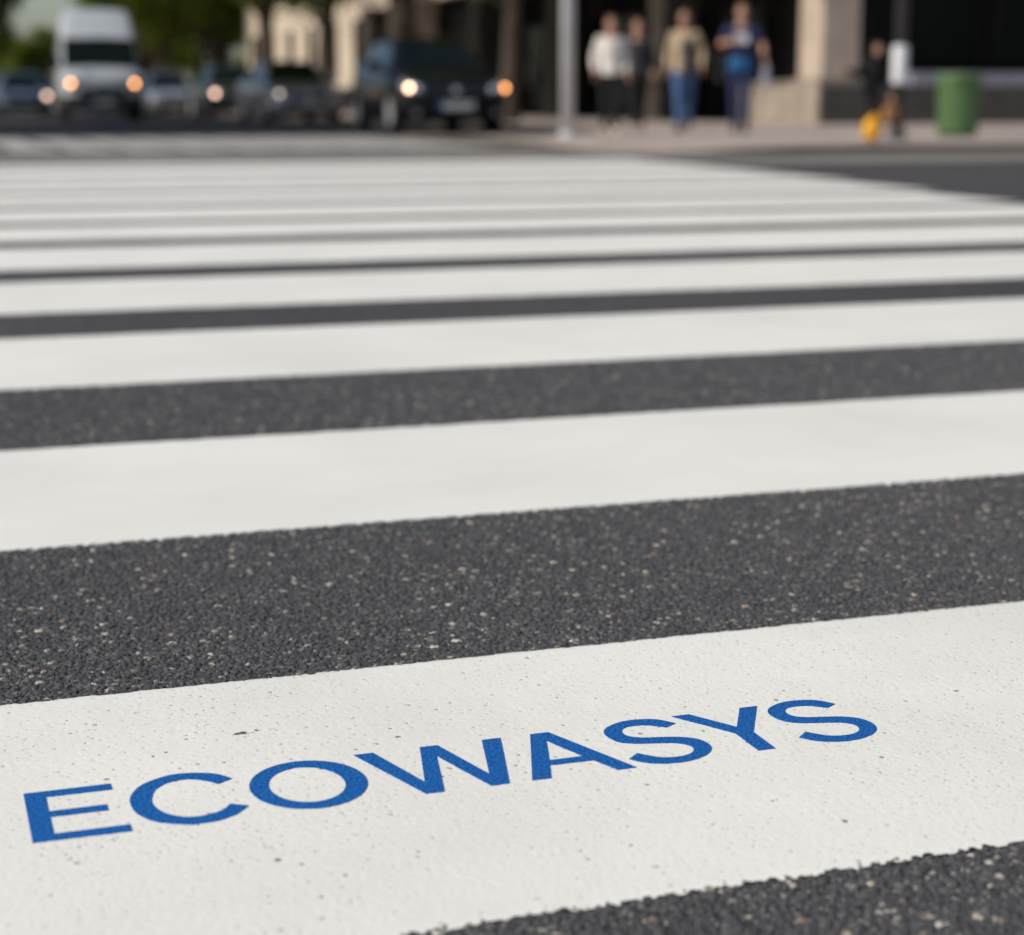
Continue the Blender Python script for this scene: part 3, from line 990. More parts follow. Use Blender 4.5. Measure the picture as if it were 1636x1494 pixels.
for k, yy in enumerate((29.0, 35.0, 41.0, 56.0, 62.5, 69.0)):  # out-of-view trees, added to cast shade over the street and cars
    c = copy_tree(t1 if k % 2 else t2)
    c.location = (-3.6 - 0.3 * (k % 2), yy, 0.0)
    c.rotation_euler.z = rng.uniform(0, 6.28)
    c.scale = (1.15, 1.15, 1.2)
    c['label'] = 'broad unseen tree added on the left side of the street to shade the cars'
    c['group'] = GW
bt = make_tree('garden_tree', (7.5, 100, 0), 4.3, 2.0, 0.9, 0.12, M['leaf_light'], 9, 9000, 0.11)
tag(bt, 'bright green low tree just left of the white van', 'tree')
dt = make_tree('garden_tree', (4.5, 96.0, 0), 11.5, 2.7, 1.8, 0.25, M['leaf'], 12, 24000, 0.13)
tag(dt, 'dark tree in the top left corner above the silver car', 'tree')
far = [(19.5, 122, dt, 1.2, 'dark far tree closing the street, right of the van'), (16.8, 130, dt, 1.3, 'dark far tree closing the street behind the van roof'),
       (8.2, 132, bt, 1.1, 'low far green tree under the pale sky gap left of the van')]
for x, y, src, s, lab in far:
    c = copy_tree(src)
    c.location = (x, y, 0)
    c.rotation_euler.z = rng.uniform(0, 6.28)
    c.scale = (s, s, s)
    c['label'] = lab
bm = bmesh.new()
hr = random.Random(5)
for i in range(9):
    leaf_cloud(bm, (-6 + i * 1.5, hr.uniform(-.4, .4), 1.9), (1.3, 1.1, 2.0 + hr.uniform(-.2, .3)), 1900, 0.14, hr)
hg = from_bm('hedge', bm, M['leaf'])
hg.location = (17.5, 114.0, 0)
tag(hg, 'tall dark hedge closing the view under the trees between van and cream building', 'hedge')
hb = empty('far_house', (6.2, 150.0, 0))
tag(hb, 'small pale house far down the street at left', 'house')
box('wall', (0, 4, 1.6), (7, 8, 3.2), M['cream'], hb)
bm = bmesh.new()
for y in (-0.3, 8.3):
    pass
vs = [bm.verts.new(p) for p in ((-3.8, -0.3, 3.2), (3.8, -0.3, 3.2), (3.8, 8.3, 3.2), (-3.8, 8.3, 3.2), (0, -0.3, 5.0), (0, 8.3, 5.0))]
for f in ((0, 1, 4), (2, 3, 5), (1, 2, 5, 4), (3, 0, 4, 5), (3, 2, 1, 0)): bm.faces.new([vs[i] for i in f])
from_bm('roof', bm, M['stone_dark'], hb)
for dx in (-1.8, 1.8):
    window(hb, dx, -0.02, 1.6, 1.1, 1.3, 'S', M['bronze'])
box('door', (0, -0.03, 1.05), (0.95, 0.08, 2.1), M['bronze'], hb, 0.01)

# ------------------------------------------------------------------ vehicles
def ip(y, tab):
    return float(np.interp(y, [a for a, _ in tab], [b_ for _, b_ in tab]))

def vehicle(name, sp, paint):
    root = empty(name)
    L, Wd = sp['L'], sp['W']
    rw, wf, wr = sp['wheel_r'], sp['axle_f'], sp['axle_r']
    Ra = rw + 0.055
    ys = sorted(set([round(-L / 2 + v, 4) for v in (0, 0.03, 0.08, 0.16, 0.26)] + [round(L / 2 - v, 4) for v in (0, 0.03, 0.08, 0.16, 0.26)] +
                    [round(-L / 2 + 0.34 + i * 0.055, 4) for i in range(int((L - 0.68) / 0.055) + 1)]))
    bm = bmesh.new()
    rows = []
    for y in ys:
        w = ip(y, sp['half_w']); zb = ip(y, sp['low']); belt = ip(y, sp['belt']); deck = ip(y, sp['deck'])
        arch = 0
        for a in (wf, wr):
            if abs(y - a) < Ra:
                arch = max(arch, rw + math.sqrt(Ra * Ra - (y - a) ** 2))
        za = max(zb, arch)
        hgt = belt - zb
        prof = [(0, zb), (w * 0.60, zb), (w * 0.60, max(zb, arch)), (w * 0.95, za), (w * 0.985, max(zb + hgt * 0.16, za)), (w, max(zb + hgt * 0.42, za)), (w * 0.992, max(zb + hgt * 0.68, za)),
                (w * 0.965, max(belt - 0.02, za)), (w * 0.90, belt + (deck - belt) * 0.35), (w * 0.70, belt + (deck - belt) * 0.8), (w * 0.35, deck), (0, deck + 0.005)]
        full = [bm.verts.new((x, y, z)) for x, z in prof] + [bm.verts.new((-x, y, z)) for x, z in prof[-2:0:-1]]
        rows.append(full)
    n = len(rows[0])
    for a, b_ in zip(rows, rows[1:]):
        for i in range(n):
            j = (i + 1) % n
            bm.faces.new((a[i], a[j], b_[j], b_[i]))
    bm.faces.new(rows[0]); bm.faces.new(rows[-1][::-1])
    for f in bm.faces:
        if f.calc_center_median().z < sp.get('clad', -1): f.material_index = 1
    bmesh.ops.recalc_face_normals(bm, faces=bm.faces[:])
    bvh = BVHTree.FromBMesh(bm)
    # greenhouse
    g = sp['house']                                    # list of (y, z_top, half_w_top), first = cowl, last = rear base
    gy = []
    for (y0, *_), (y1, *_) in zip(g, g[1:]):
        gy += [y0 + (y1 - y0) * i / 6 for i in range(6)]
    gy.append(g[-1][0])
    parts = {'body': bm}
    def pb(k):
        if k not in parts: parts[k] = bmesh.new()
        return parts[k]
    def hprof(y):
        zt = ip(y, [(a, b_) for a, b_, _ in g]); wt = ip(y, [(a, c) for a, _, c in g])
        belt = ip(y, sp['belt']) - 0.025; w = ip(y, sp['half_w']) * 0.955
        f = max(0.0, (zt - belt))
        return [(w, belt), (w + (wt - w) * 0.10, belt + f * 0.10), (w + (wt - w) * 0.86, belt + f * 0.86), (wt * 0.955, belt + f * 0.955), (wt * 0.85, belt + f * 0.985), (wt * 0.45, zt), (0, zt + (0.012 if f > 0.2 else 0))]
    P = [hprof(y) for y in gy]
    ws0, ws1, rw0, rw1 = sp['screen']                  # y limits: windscreen, rear window
    for i in range(len(gy) - 1):
        ym = (gy[i] + gy[i + 1]) / 2
        for s in (1, -1):
            for k in range(6):
                key = 'body'
                if ws0 < ym < ws1 and k >= 3 + (1 if ym > ws0 + 0.1 and not sp.get('panel_van') else 0):
                    key = 'windscreen'
                elif rw0 < ym < rw1 and k >= 4 and not sp.get('panel_van'):
                    key = 'rear_window'
                elif k == 1:
                    for (a, b_, nm) in sp['side_glass']:
                        if a < ym < b_:
                            key = ('side_window', s, nm)
                t_ = pb(key)
                q = [(P[i][k], gy[i]), (P[i][k + 1], gy[i]), (P[i + 1][k + 1], gy[i + 1]), (P[i + 1][k], gy[i + 1])]
                vs = [t_.verts.new((s * p[0], y, p[1])) for p, y in q]
                try:
                    t_.faces.new(vs if s > 0 else vs[::-1])
                except ValueError:
                    pass
    for key, b2 in parts.items():
        bmesh.ops.remove_doubles(b2, verts=b2.verts[:], dist=0.0008)
        nm = key if isinstance(key, str) else 'side_window'
        from_bm(nm, b2, [paint, M['trim']] if nm == 'body' else M['screen_glass'] if nm == 'windscreen' else M['car_glass'], root, True)
    # front patches laid onto the nose
    def patch(nm, outline, mat, parent=root, off=0.006, res=14, smooth=True, rear=False):
        x0, x1, z0, z1 = outline[:4]
        shape = outline[4] if len(outline) > 4 else None
        b2 = bmesh.new()
        grid = {}
        for i in range(res + 1):
            for j in range(res + 1):
                u, v = i / res, j / res
                x = x0 + (x1 - x0) * u; z = z0 + (z1 - z0) * v
                if shape: x, z = shape(u, v)
                d = Vector((0, -1 if rear else 1, 0))
                hit = bvh.ray_cast(Vector((x, 9 if rear else -9, z)), d)
                if hit[0] is not None:
                    grid[i, j] = (b2.verts.new(hit[0] - d * off), b2.verts.new(hit[0] + d * 0.02))
        for i in range(res):
            for j in range(res):
                ks = [(i, j), (i + 1, j), (i + 1, j + 1), (i, j + 1)]
                if all(k in grid for k in ks):
                    b2.faces.new([grid[k][0] for k in ks])
                    for a, c, di, dj in ((0, 1, 0, -1), (1, 2, 1, 0), (2, 3, 0, 1), (3, 0, -1, 0)):
                        nb = [(i + di, j + dj), (i + 1 + di, j + dj), (i + 1 + di, j + 1 + dj), (i + di, j + 1 + dj)]
                        if not all(k in grid for k in nb):
                            b2.faces.new([grid[ks[a]][0], grid[ks[a]][1], grid[ks[c]][1], grid[ks[c]][0]])
        return from_bm(nm, b2, mat, parent, False)
    for s in (1, -1):
        hx0, hx1, hz0, hz1 = sp['lamp']
        def shp(u, v, s=s):
            x = hx0 + (hx1 - hx0) * u
            return s * x, (hz0 + 0.03 * u) + (hz1 - hz0 - (0.05 * (1 - u))) * v + 0.02 * u
        hl = patch('headlight', (0, 0, 0, 0, shp), M['lens'])
        fx, fz = sp['fog']
        if fx:
            def fsh(u, v, s=s):
                a = (u - .5) * 2; b3 = (v - .5) * 2
                k_ = math.sqrt(max(1e-9, 1 - 0.5 * b3 * b3)); k2 = math.sqrt(max(1e-9, 1 - 0.5 * a * a))
                return s * fx + a * k_ * 0.05, fz + b3 * k2 * 0.05
            patch('fog_lamp', (0, 0, 0, 0, fsh), M['lens'], off=0.012, res=8)
    for nm, o4, mat_, off in sp['front']:
        patch(nm, o4, mat_, off=off)
    px, pz = sp['plate']
    pw, ph = 0.26, 0.056
    yp = bvh.ray_cast(Vector((0, -9, pz)), Vector((0, 1, 0)))[0].y - 0.03
    pl_ = box('number_plate', (0.022, yp, pz), (2 * pw - 0.044, 0.014, 2 * ph), M['plate'], root, 0.003)
    box('country_band', (-pw, yp, pz), (0.044 * 1.2, 0.0145, 2 * ph), M['plate_blue'], pl_, 0.003)
    bz = sp['badge']
    hb_ = bvh.ray_cast(Vector((0, -9, bz)), Vector((0, 1, 0)))[0]
    lathe('badge', [(0.0, -0.012), (0.05, -0.012), (0.058, -0.006), (0.058, 0.02)], M['chrome'], root, 20, (0, hb_.y - 0.012, bz), 'Y')
    # wheels
    for yy in (wf, wr):
        for s in (1, -1):
            xo = ip(yy, sp['half_w']) * 0.985
            wh = empty('wheel', (s * xo, yy, rw)); wh.parent = root
            tw = 0.20
            bm2 = bmesh.new()
            bm_lathe(bm2, [(rw * 0.66, -0.01), (rw * 0.70, 0.0), (rw * 0.93, 0.0), (rw, -0.03), (rw, -tw + 0.03), (rw * 0.93, -tw), (rw * 0.66, -tw)], 40, (0, 0, 0), 'X')
            if s < 0: bmesh.ops.scale(bm2, vec=(-1, 1, 1), verts=bm2.verts[:])
            from_bm('tyre', bm2, M['tyre'], wh, True)
            bm2 = bmesh.new()
            bm_lathe(bm2, [(rw * 0.67, -0.005), (rw * 0.67, -0.02), (rw * 0.60, -0.035), (rw * 0.58, -0.12), (0.0, -0.12)], 32, (0, 0, 0), 'X')
            bm_lathe(bm2, [(rw * 0.20, -0.10), (rw * 0.20, -0.02), (rw * 0.15, -0.008), (0.0, -0.005)], 20, (0, 0, 0), 'X')
            for k in range(sp.get('spokes', 10)):
                a = 2 * math.pi * k / sp.get('spokes', 10)
                rot = Matrix.Rotation(a, 4, 'X')
                p = [(-0.02, 0.06, -0.035), (-0.02, 0.06, 0.035), (-0.012, rw * 0.64, 0.028), (-0.012, rw * 0.64, -0.028)]
                f_ = [bm2.verts.new(rot @ Vector(q)) for q in p]
                g_ = [bm2.verts.new(rot @ Vector((q[0] - 0.03, q[1], q[2]))) for q in p]
                bm2.faces.new(f_); bm2.faces.new(g_[::-1])
                for i in range(4):
                    j = (i + 1) % 4
                    bm2.faces.new((f_[i], g_[i], g_[j], f_[j]))
            if s < 0: bmesh.ops.scale(bm2, vec=(-1, 1, 1), verts=bm2.verts[:])
            from_bm('rim', bm2, M['alloy'] if sp.get('alloy', True) else M['trim'], wh)
    # mirrors
    my, mz, mw = sp['mirror']
    for s in (1, -1):
        b2 = bmesh.new()
        xm = ip(my, sp['half_w']) * 0.95
        bm_box(b2, (s * (xm + mw * 0.6), my, mz), (mw, 0.09, mw * sp.get('mirror_tall', 0.72)), 0.03)
        bm_tube(b2, [(s * (xm - 0.06), my + 0.03, mz - mw * 0.34), (s * (xm + mw * 0.35), my, mz - mw * 0.25)], [0.025, 0.02], 8)
        from_bm('door_mirror', b2, sp.get('mirror_mat') or paint, root)
    # door handles, wipers
    for s in (1, -1):
        for yy in sp['handles']:
            xw = ip(yy, sp['half_w']) * 0.985
            zz = ip(yy, sp['belt']) - 0.14
            box('door_handle', (s * (xw + 0.012), yy, zz), (0.03, 0.17, 0.028), M['trim'] if sp.get('panel_van') else paint, root, 0.008)
    y0_, z0_ = sp['house'][0][0] + 0.03, ip(sp['house'][0][0] + 0.03, [(a, b_) for a, b_, _ in g]) + 0.02
    b2 = bmesh.new()
    for xx in (-0.42, 0.12):
        bm_tube(b2, [(xx, y0_ - 0.02, z0_), (xx + 0.25, y0_ + 0.06, z0_ + 0.05), (xx + 0.5, y0_ + 0.02, z0_ + 0.02)], [0.012, 0.009, 0.006], 6)
    from_bm('wiper', b2, M['trim'], root)
    return root, bvh

def add_lamp(root, bvh, x, z, r, mat, nm='headlamp_bulb', parent=None):
    """lit bulb bulging out of its own headlight"""
    h = bvh.ray_cast(Vector((x, -9, z)), Vector((0, 1, 0)))[0]
    b2 = bmesh.new()
    bmesh.ops.create_uvsphere(b2, u_segments=20, v_segments=12, radius=r)
    bmesh.ops.scale(b2, vec=(1, 0.6, 1), verts=b2.verts[:])
    bmesh.ops.translate(b2, vec=(x, h.y - 0.012, z), verts=b2.verts[:])
    if parent is None:
        hs = [c for c in bpy.data.objects if c.parent == root and c.name.split('.')[0] == 'headlight']
        parent = [c for c in hs if (sum(v.co.x for v in c.data.vertices) > 0) == (x > 0)][0]
    return from_bm(nm, b2, mat, parent, True)

HATCH = dict(L=4.05, W=1.74, wheel_r=0.315, axle_f=-1.22, axle_r=1.28, spokes=9,
    half_w=[(-2.025, 0.62), (-1.99, 0.70), (-1.92, 0.765), (-1.80, 0.815), (-1.5, 0.858), (-1.0, 0.87), (1.2, 0.87), (1.7, 0.845), (1.95, 0.78), (2.025, 0.70)],
    low=[(-2.025, 0.30), (-1.99, 0.24), (-1.9, 0.19), (-1.7, 0.17), (1.7, 0.19), (1.95, 0.26), (2.025, 0.36)],
    belt=[(-2.025, 0.60), (-1.99, 0.66), (-1.92, 0.715), (-1.80, 0.765), (-1.5, 0.835), (-1.0, 0.895), (-0.4, 0.93), (1.3, 0.99), (1.8, 0.98), (2.025, 0.88)],
    deck=[(-2.025, 0.62), (-1.99, 0.69), (-1.92, 0.75), (-1.80, 0.80), (-1.5, 0.88), (-1.05, 0.965), (-0.8, 0.975), (1.5, 0.98), (2.025, 0.89)],
    house=[(-1.06, 0.955, 0.74), (-0.30, 1.39, 0.56), (-0.05, 1.45, 0.54), (0.5, 1.475, 0.53), (1.25, 1.44, 0.52), (1.62, 1.35, 0.52), (1.98, 0.96, 0.70)],
    screen=(-1.06, -0.22, 1.62, 1.98),
    side_glass=[(-0.72, 0.28, 'a'), (0.40, 1.18, 'b'), (1.28, 1.58, 'c')],
    lamp=(0.50, 0.785, 0.595, 0.745), fog=(0.60, 0.30),
    front=[('grille', (-0.46, 0.46, 0.575, 0.665), M['trim'], 0.006), ('bumper_intake', (-0.42, 0.42, 0.235, 0.315), M['trim'], 0.006)],
    plate=(0, 0.42), badge=0.635, mirror=(-0.62, 1.02, 0.21), handles=(0.05, 1.0))

SEDAN = dict(HATCH)
SEDAN.update(L=4.6, W=1.80, axle_f=-1.42, axle_r=1.36,
    half_w=[(-2.30, 0.66), (-2.26, 0.75), (-2.18, 0.81), (-2.05, 0.85), (-1.7, 0.89), (-1.0, 0.90), (1.3, 0.90), (1.9, 0.87), (2.22, 0.80), (2.30, 0.72)],
    low=[(-2.30, 0.30), (-2.26, 0.23), (-2.15, 0.18), (-1.9, 0.16), (1.9, 0.19), (2.2, 0.26), (2.30, 0.36)],
    belt=[(-2.30, 0.58), (-2.26, 0.63), (-2.18, 0.675), (-2.05, 0.72), (-1.7, 0.79), (-1.1, 0.85), (-0.4, 0.89), (1.3, 0.94), (2.0, 0.93), (2.30, 0.86)],
    deck=[(-2.30, 0.60), (-2.26, 0.66), (-2.18, 0.71), (-2.05, 0.755), (-1.7, 0.83), (-1.1, 0.915), (-0.8, 0.93), (1.4, 0.97), (2.0, 0.98), (2.30, 0.89)],
    house=[(-1.10, 0.91, 0.76), (-0.28, 1.34, 0.61), (0.0, 1.40, 0.595), (0.45, 1.42, 0.59), (0.95, 1.385, 0.58), (1.15, 1.34, 0.57), (1.78, 0.985, 0.68)],
    screen=(-1.10, -0.2, 1.10, 1.78), side_glass=[(-0.74, 0.16, 'a'), (0.28, 1.02, 'b')],
    lamp=(0.46, 0.80, 0.56, 0.69), fog=(0.62, 0.30), front=[('grille', (-0.40, 0.40, 0.50, 0.63), M['trim'], 0.006), ('bumper_intake', (-0.5, 0.5, 0.22, 0.31), M['trim'], 0.006)],
    plate=(0, 0.40), badge=0.60, mirror=(-0.62, 0.98, 0.21), handles=(-0.05, 0.85), spokes=10)

VAN = dict(L=5.7, W=2.02, wheel_r=0.345, axle_f=-1.85, axle_r=1.55, spokes=6, clad=0.62, panel_van=True, alloy=False, mirror_tall=1.5, mirror_mat=M['trim'],
    half_w=[(-2.85, 0.76), (-2.81, 0.85), (-2.72, 0.92), (-2.55, 0.97), (-2.2, 1.0), (2.7, 1.0), (2.85, 0.97)],
    low=[(-2.85, 0.34), (-2.8, 0.28), (-2.6, 0.25), (2.6, 0.28), (2.85, 0.36)],
    belt=[(-2.85, 0.92), (-2.81, 1.0), (-2.72, 1.06), (-2.5, 1.13), (-2.1, 1.22), (-1.7, 1.28), (2.85, 1.30)],
    deck=[(-2.85, 0.95), (-2.81, 1.04), (-2.72, 1.11), (-2.5, 1.19), (-2.1, 1.31), (-1.7, 1.34), (2.85, 1.34)],
    house=[(-2.12, 1.30, 0.93), (-1.42, 2.02, 0.90), (-1.22, 2.22, 0.89), (-0.85, 2.60, 0.86), (-0.45, 2.76, 0.83), (2.0, 2.78, 0.80), (2.75, 2.76, 0.80), (2.84, 1.34, 0.90)],
    screen=(-2.12, -1.42, 9, 9), side_glass=[(-1.55, -0.75, 'a')],
    lamp=(0.60, 0.90, 0.80, 1.02), fog=(0, 0),
    front=[('grille', (-0.55, 0.55, 0.62, 0.80), M['trim'], 0.008), ('bumper', (-0.93, 0.93, 0.36, 0.60), M['trim'], 0.012)],
    plate=(0, 0.46), badge=0.88, mirror=(-1.48, 1.42, 0.20), handles=(-0.72,))

LAMP_AMBER = emitm('lamp_amber', (1.0, 0.40, 0.13), 9.5)
LAMP_WARM = emitm('lamp_warm', (1.0, 0.66, 0.42), 10)
LAMP_ORANGE = emitm('lamp_orange', (1.0, 0.38, 0.10), 9.5)
LAMP_PALE = emitm('lamp_pale', (1.0, 0.62, 0.47), 5.5)
LAMP_DIM = emitm('lamp_dim', (1.0, 0.85, 0.70), 2.2)

van, bv = vehicle('delivery_van', VAN, M['van_white'])
tag(van, 'white high-roof van with both amber headlights lit, driving toward the crossing', 'van')
van.location = (5.08, 48.4, 0); van.rotation_euler.z = R(-3.5)
for s in (1, -1): add_lamp(van, bv, s * 0.76, 0.90, 0.055, LAMP_AMBER)

dark, bh = vehicle('hatchback_car', HATCH, M['ink'])
tag(dark, 'dark blue-black hatchback with lit headlights and white number plate, nearest the crossing', 'car')
dark.location = (7.97, 27.8, 0); dark.rotation_euler.z = R(-2.8)
add_lamp(dark, bh, -0.70, 0.675, 0.042, LAMP_WARM)
add_lamp(dark, bh, 0.76, 0.675, 0.040, LAMP_ORANGE)
for s in (1, -1):
    h = bh.ray_cast(Vector((s * 0.56, -9, 0.66)), Vector((0, 1, 0)))[0]
    hs = [c for c in bpy.data.objects if c.parent == dark and c.name.split('.')[0] == 'headlight' and (sum(v.co.x for v in c.data.vertices) > 0) == (s > 0)][0]
    lathe('reflector', [(0.0, -0.035), (0.03, -0.03), (0.05, -0.012), (0.055, 0.0)], M['chrome'], hs, 20, (s * 0.56, h.y - 0.008, 0.66), 'Y')

grey, bs = vehicle('parked_car', SEDAN, M['grey_metal'])
GP = 'cars parked along the right-hand kerb'
tag(grey, 'grey parked saloon with a dim lamp, directly left of the dark hatchback', 'car', GP)
grey.location = (8.85, 42.6, 0)
add_lamp(grey, bs, -0.66, 0.635, 0.05, LAMP_DIM)

def recolour(root, paint, old):
    for c in [x for x in bpy.data.objects if x.parent == root]:
        for i, sl_ in enumerate(c.material_slots):
            if sl_.material == old:
                sl_.link = 'OBJECT'
                sl_.material = paint
def drop(root, base):
    for c in [x for x in bpy.data.objects if x.parent == root]:
        for d in [x for x in bpy.data.objects if x.parent == c]:
            if d.name.split('.')[0] == base:
                bpy.data.objects.remove(d)
def car_copy(src, old, paint, x, y, label, group, rz=0):
    c = copy_tree(src)
    c.location = (x, y, 0)
    c.rotation_euler.z = R(rz)
    recolour(c, paint, old)
    drop(c, 'headlamp_bulb'); drop(c, 'reflector')
    c['label'] = label
    if group: c['group'] = group
    return c
c = car_copy(dark, M['ink'], M['slate_green'], 8.85, 50.6, 'dark green-grey parked hatchback with one warm headlight on its left side', GP)
add_lamp(c, bh, -0.70, 0.675, 0.07, LAMP_PALE)
c = car_copy(grey, M['grey_metal'], M['silver'], 8.85, 62.6, 'pale silver parked saloon, first beyond the dark green-grey hatchback', GP)
c = car_copy(dark, M['ink'], M['blue_silver'], 8.85, 70.0, 'pale blue-grey parked hatchback beside the white van, farthest of the parked row in view', GP)
c = car_copy(grey, M['grey_metal'], M['ink'], 8.85, 77.0, 'blackish parked saloon almost hidden behind the parked row and the van', GP)
c = car_copy(grey, M['grey_metal'], M['blue_silver'], 4.2, 64.3, 'silver saloon at the far left edge with one warm headlight lit, behind the van', None)
c['group'] = ''
del c['group']
c.name = 'moving_car'
add_lamp(c, bs, 0.66, 0.635, 0.075, LAMP_PALE)

# ------------------------------------------------------------------ street furniture
wp = empty('street_pole', (7.62, 20.45, 0.073))
tag(wp, 'tall pale grey pole standing on the pavement corner left of the pedestrians', 'pole')
lathe('shaft', [(0.078, 0.0), (0.078, 3.2), (0.072, 4.8), (0.06, 6.2), (0.0, 6.21)], M['white_pole'], wp, 28)
lathe('base_collar', [(0.098, -0.02), (0.098, 0.025), (0.088, 0.045), (0.0785, 0.05)], M['white_pole'], wp, 28)
bm = bmesh.new(); bm_tube(bm, [(0, 0, 6.1), (-0.5, -0.2, 6.45), (-1.4, -0.6, 6.6)], [0.05, 0.045, 0.04], 12)
from_bm('arm', bm, M['white_pole'], wp, True)
bm = bmesh.new(); bm_box(bm, (-1.6, -0.68, 6.6), (0.6, 0.24, 0.12), 0.03); from_bm('lamp_head', bm, M['white_pole'], wp)

dp = empty('sign_post', (10.66, 18.03, 0.073))
tag(dp, 'slim charcoal post with a white cylindrical sleeve, beside the small child', 'post')
lathe('shaft', [(0.065, 0.0), (0.065, 3.0), (0.06, 3.3), (0.0, 3.31)], M['dark_pole'], dp, 24)
lathe('base_collar', [(0.11, -0.02), (0.11, 0.05), (0.08, 0.08), (0.0655, 0.09)], M['dark_pole'], dp, 24)
lathe('sleeve', [(0.0655, 0.60), (0.086, 0.61), (0.088, 0.63), (0.088, 0.99), (0.086, 1.01), (0.0655, 1.02)], M['white_cap'], dp, 28)

bn = empty('litter_bin', (12.24, 19.30, 0.073))
tag(bn, 'round green litter bin on the pavement at right, below the shop window sill', 'bin')
bm = bmesh.new()
bm_lathe(bm, [(0.255, 0.03), (0.265, 0.05), (0.28, 0.66), (0.292, 0.67), (0.295, 0.72), (0.285, 0.735), (0.262, 0.73), (0.258, 0.66), (0.25, 0.10), (0.0, 0.10)], 40)
from_bm('body', bm, M['bin'], bn, True)
lathe('foot_ring', [(0.24, -0.02), (0.24, 0.029), (0.0, 0.029)], M['bin_dark'], bn, 32)
bm = bmesh.new()
for k in range(20):
    a = 2 * math.pi * k / 20
    vs = bm_box(bm, (0, 0, 0), (0.012, 0.035, 0.56))
    bmesh.ops.rotate(bm, cent=(0, 0, 0), matrix=Matrix.Rotation(0.0246, 3, 'Y'), verts=vs)
    bmesh.ops.translate(bm, vec=(0.272, 0, 0.34), verts=vs)
    bmesh.ops.rotate(bm, cent=(0, 0, 0), matrix=Matrix.Rotation(a, 3, 'Z'), verts=vs)
from_bm('rib', bm, M['bin'], bn)
bn.scale = (0.9, 0.9, 1.0)

# ------------------------------------------------------------------ people
def skinm(name, a, b_):
    return noisy(name, a, b_, 14, 0.5)
SK = skinm('skin', (0.40, 0.215, 0.145), (0.50, 0.285, 0.20))
def cloth(name, c, d=0.82):
    return noisy(name, tuple(x * d for x in c), c, 7, 0.9, (220, 0.3, 0.003))

def bake(name, bm, mat, parent, vox=0.008, it=4):
    """closed overlapping volumes -> one continuous smooth surface"""
    me = bpy.data.meshes.new(name)
    bmesh.ops.recalc_face_normals(bm, faces=bm.faces[:])
    bm.to_mesh(me); bm.free()
    o = bpy.data.objects.new(name, me)
    COL.objects.link(o)
    md = o.modifiers.new('r', 'REMESH'); md.mode = 'VOXEL'; md.voxel_size = vox; md.use_smooth_shade = True
    sm = o.modifiers.new('s', 'SMOOTH'); sm.factor = 0.5; sm.iterations = it
    dg = bpy.context.evaluated_depsgraph_get()
    nm = bpy.data.meshes.new_from_object(o.evaluated_get(dg))
    o.modifiers.clear()
    o.data = nm
    bpy.data.meshes.remove(me)
    nm.name = name
    nm.materials.clear(); nm.materials.append(mat)
    nm.polygons.foreach_set('use_smooth', [True] * len(nm.polygons))
    o.parent = parent
    return o

def ball(bm, c, r, sc=(1, 1, 1), u=16, v=12):
    q = bmesh.ops.create_uvsphere(bm, u_segments=u, v_segments=v, radius=r)
    bmesh.ops.scale(bm, vec=sc, verts=q['verts'])
    bmesh.ops.translate(bm, vec=c, verts=q['verts'])

def limb(bm, pts, rad, seg=14):
    bm_tube(bm, pts, rad, seg)
    for p, r in zip(pts, rad):
        ball(bm, p, r * 0.995, u=12, v=8)

def hand(bm, w, d, s, side, curl=0.5, sc=1.0):
    """w wrist, d direction of the forearm, side +1/-1: thumb towards the front (-Y)"""
    d = Vector(d).normalized()
    fw = Vector((0, -1, 0)); fw = (fw - d * fw.dot(d)).normalized()     # thumb side
    pn = d.cross(fw).normalized() * side                                  # palm faces the body
    w = Vector(w)
    L = 0.085 * sc
    for k in range(5):
        f = (k - 2) / 2
        bm_tube(bm, [w - d * 0.01, w + d * L * 0.5 + fw * f * 0.026 * sc, w + d * L + fw * f * 0.032 * sc], [0.021 * sc, 0.017 * sc, 0.013 * sc], 8)
    for k, ln in enumerate((0.070, 0.080, 0.075, 0.058)):
        f = (1.5 - k) / 1.5
        b0 = w + d * L + fw * f * 0.033 * sc
        d1 = (d + pn * curl * 0.5).normalized(); d2 = (d + pn * curl * 1.6).normalized(); d3 = (d * 0.6 + pn * curl * 2.2).normalized()
        p1 = b0 + d1 * ln * sc * 0.48; p2 = p1 + d2 * ln * sc * 0.32; p3 = p2 + d3 * ln * sc * 0.25
        limb(bm, [b0, p1, p2, p3], [0.0092 * sc, 0.0088 * sc, 0.0082 * sc, 0.0072 * sc], 8)
    b0 = w + d * 0.025 * sc + fw * 0.03 * sc
    p1 = b0 + (d * 0.6 + fw * 0.8 + pn * 0.2) * 0.04 * sc
    p2 = p1 + (d * 0.85 + fw * 0.35 + pn * 0.3) * 0.032 * sc
    limb(bm, [b0, p1, p2], [0.014 * sc, 0.0105 * sc, 0.009 * sc], 8)

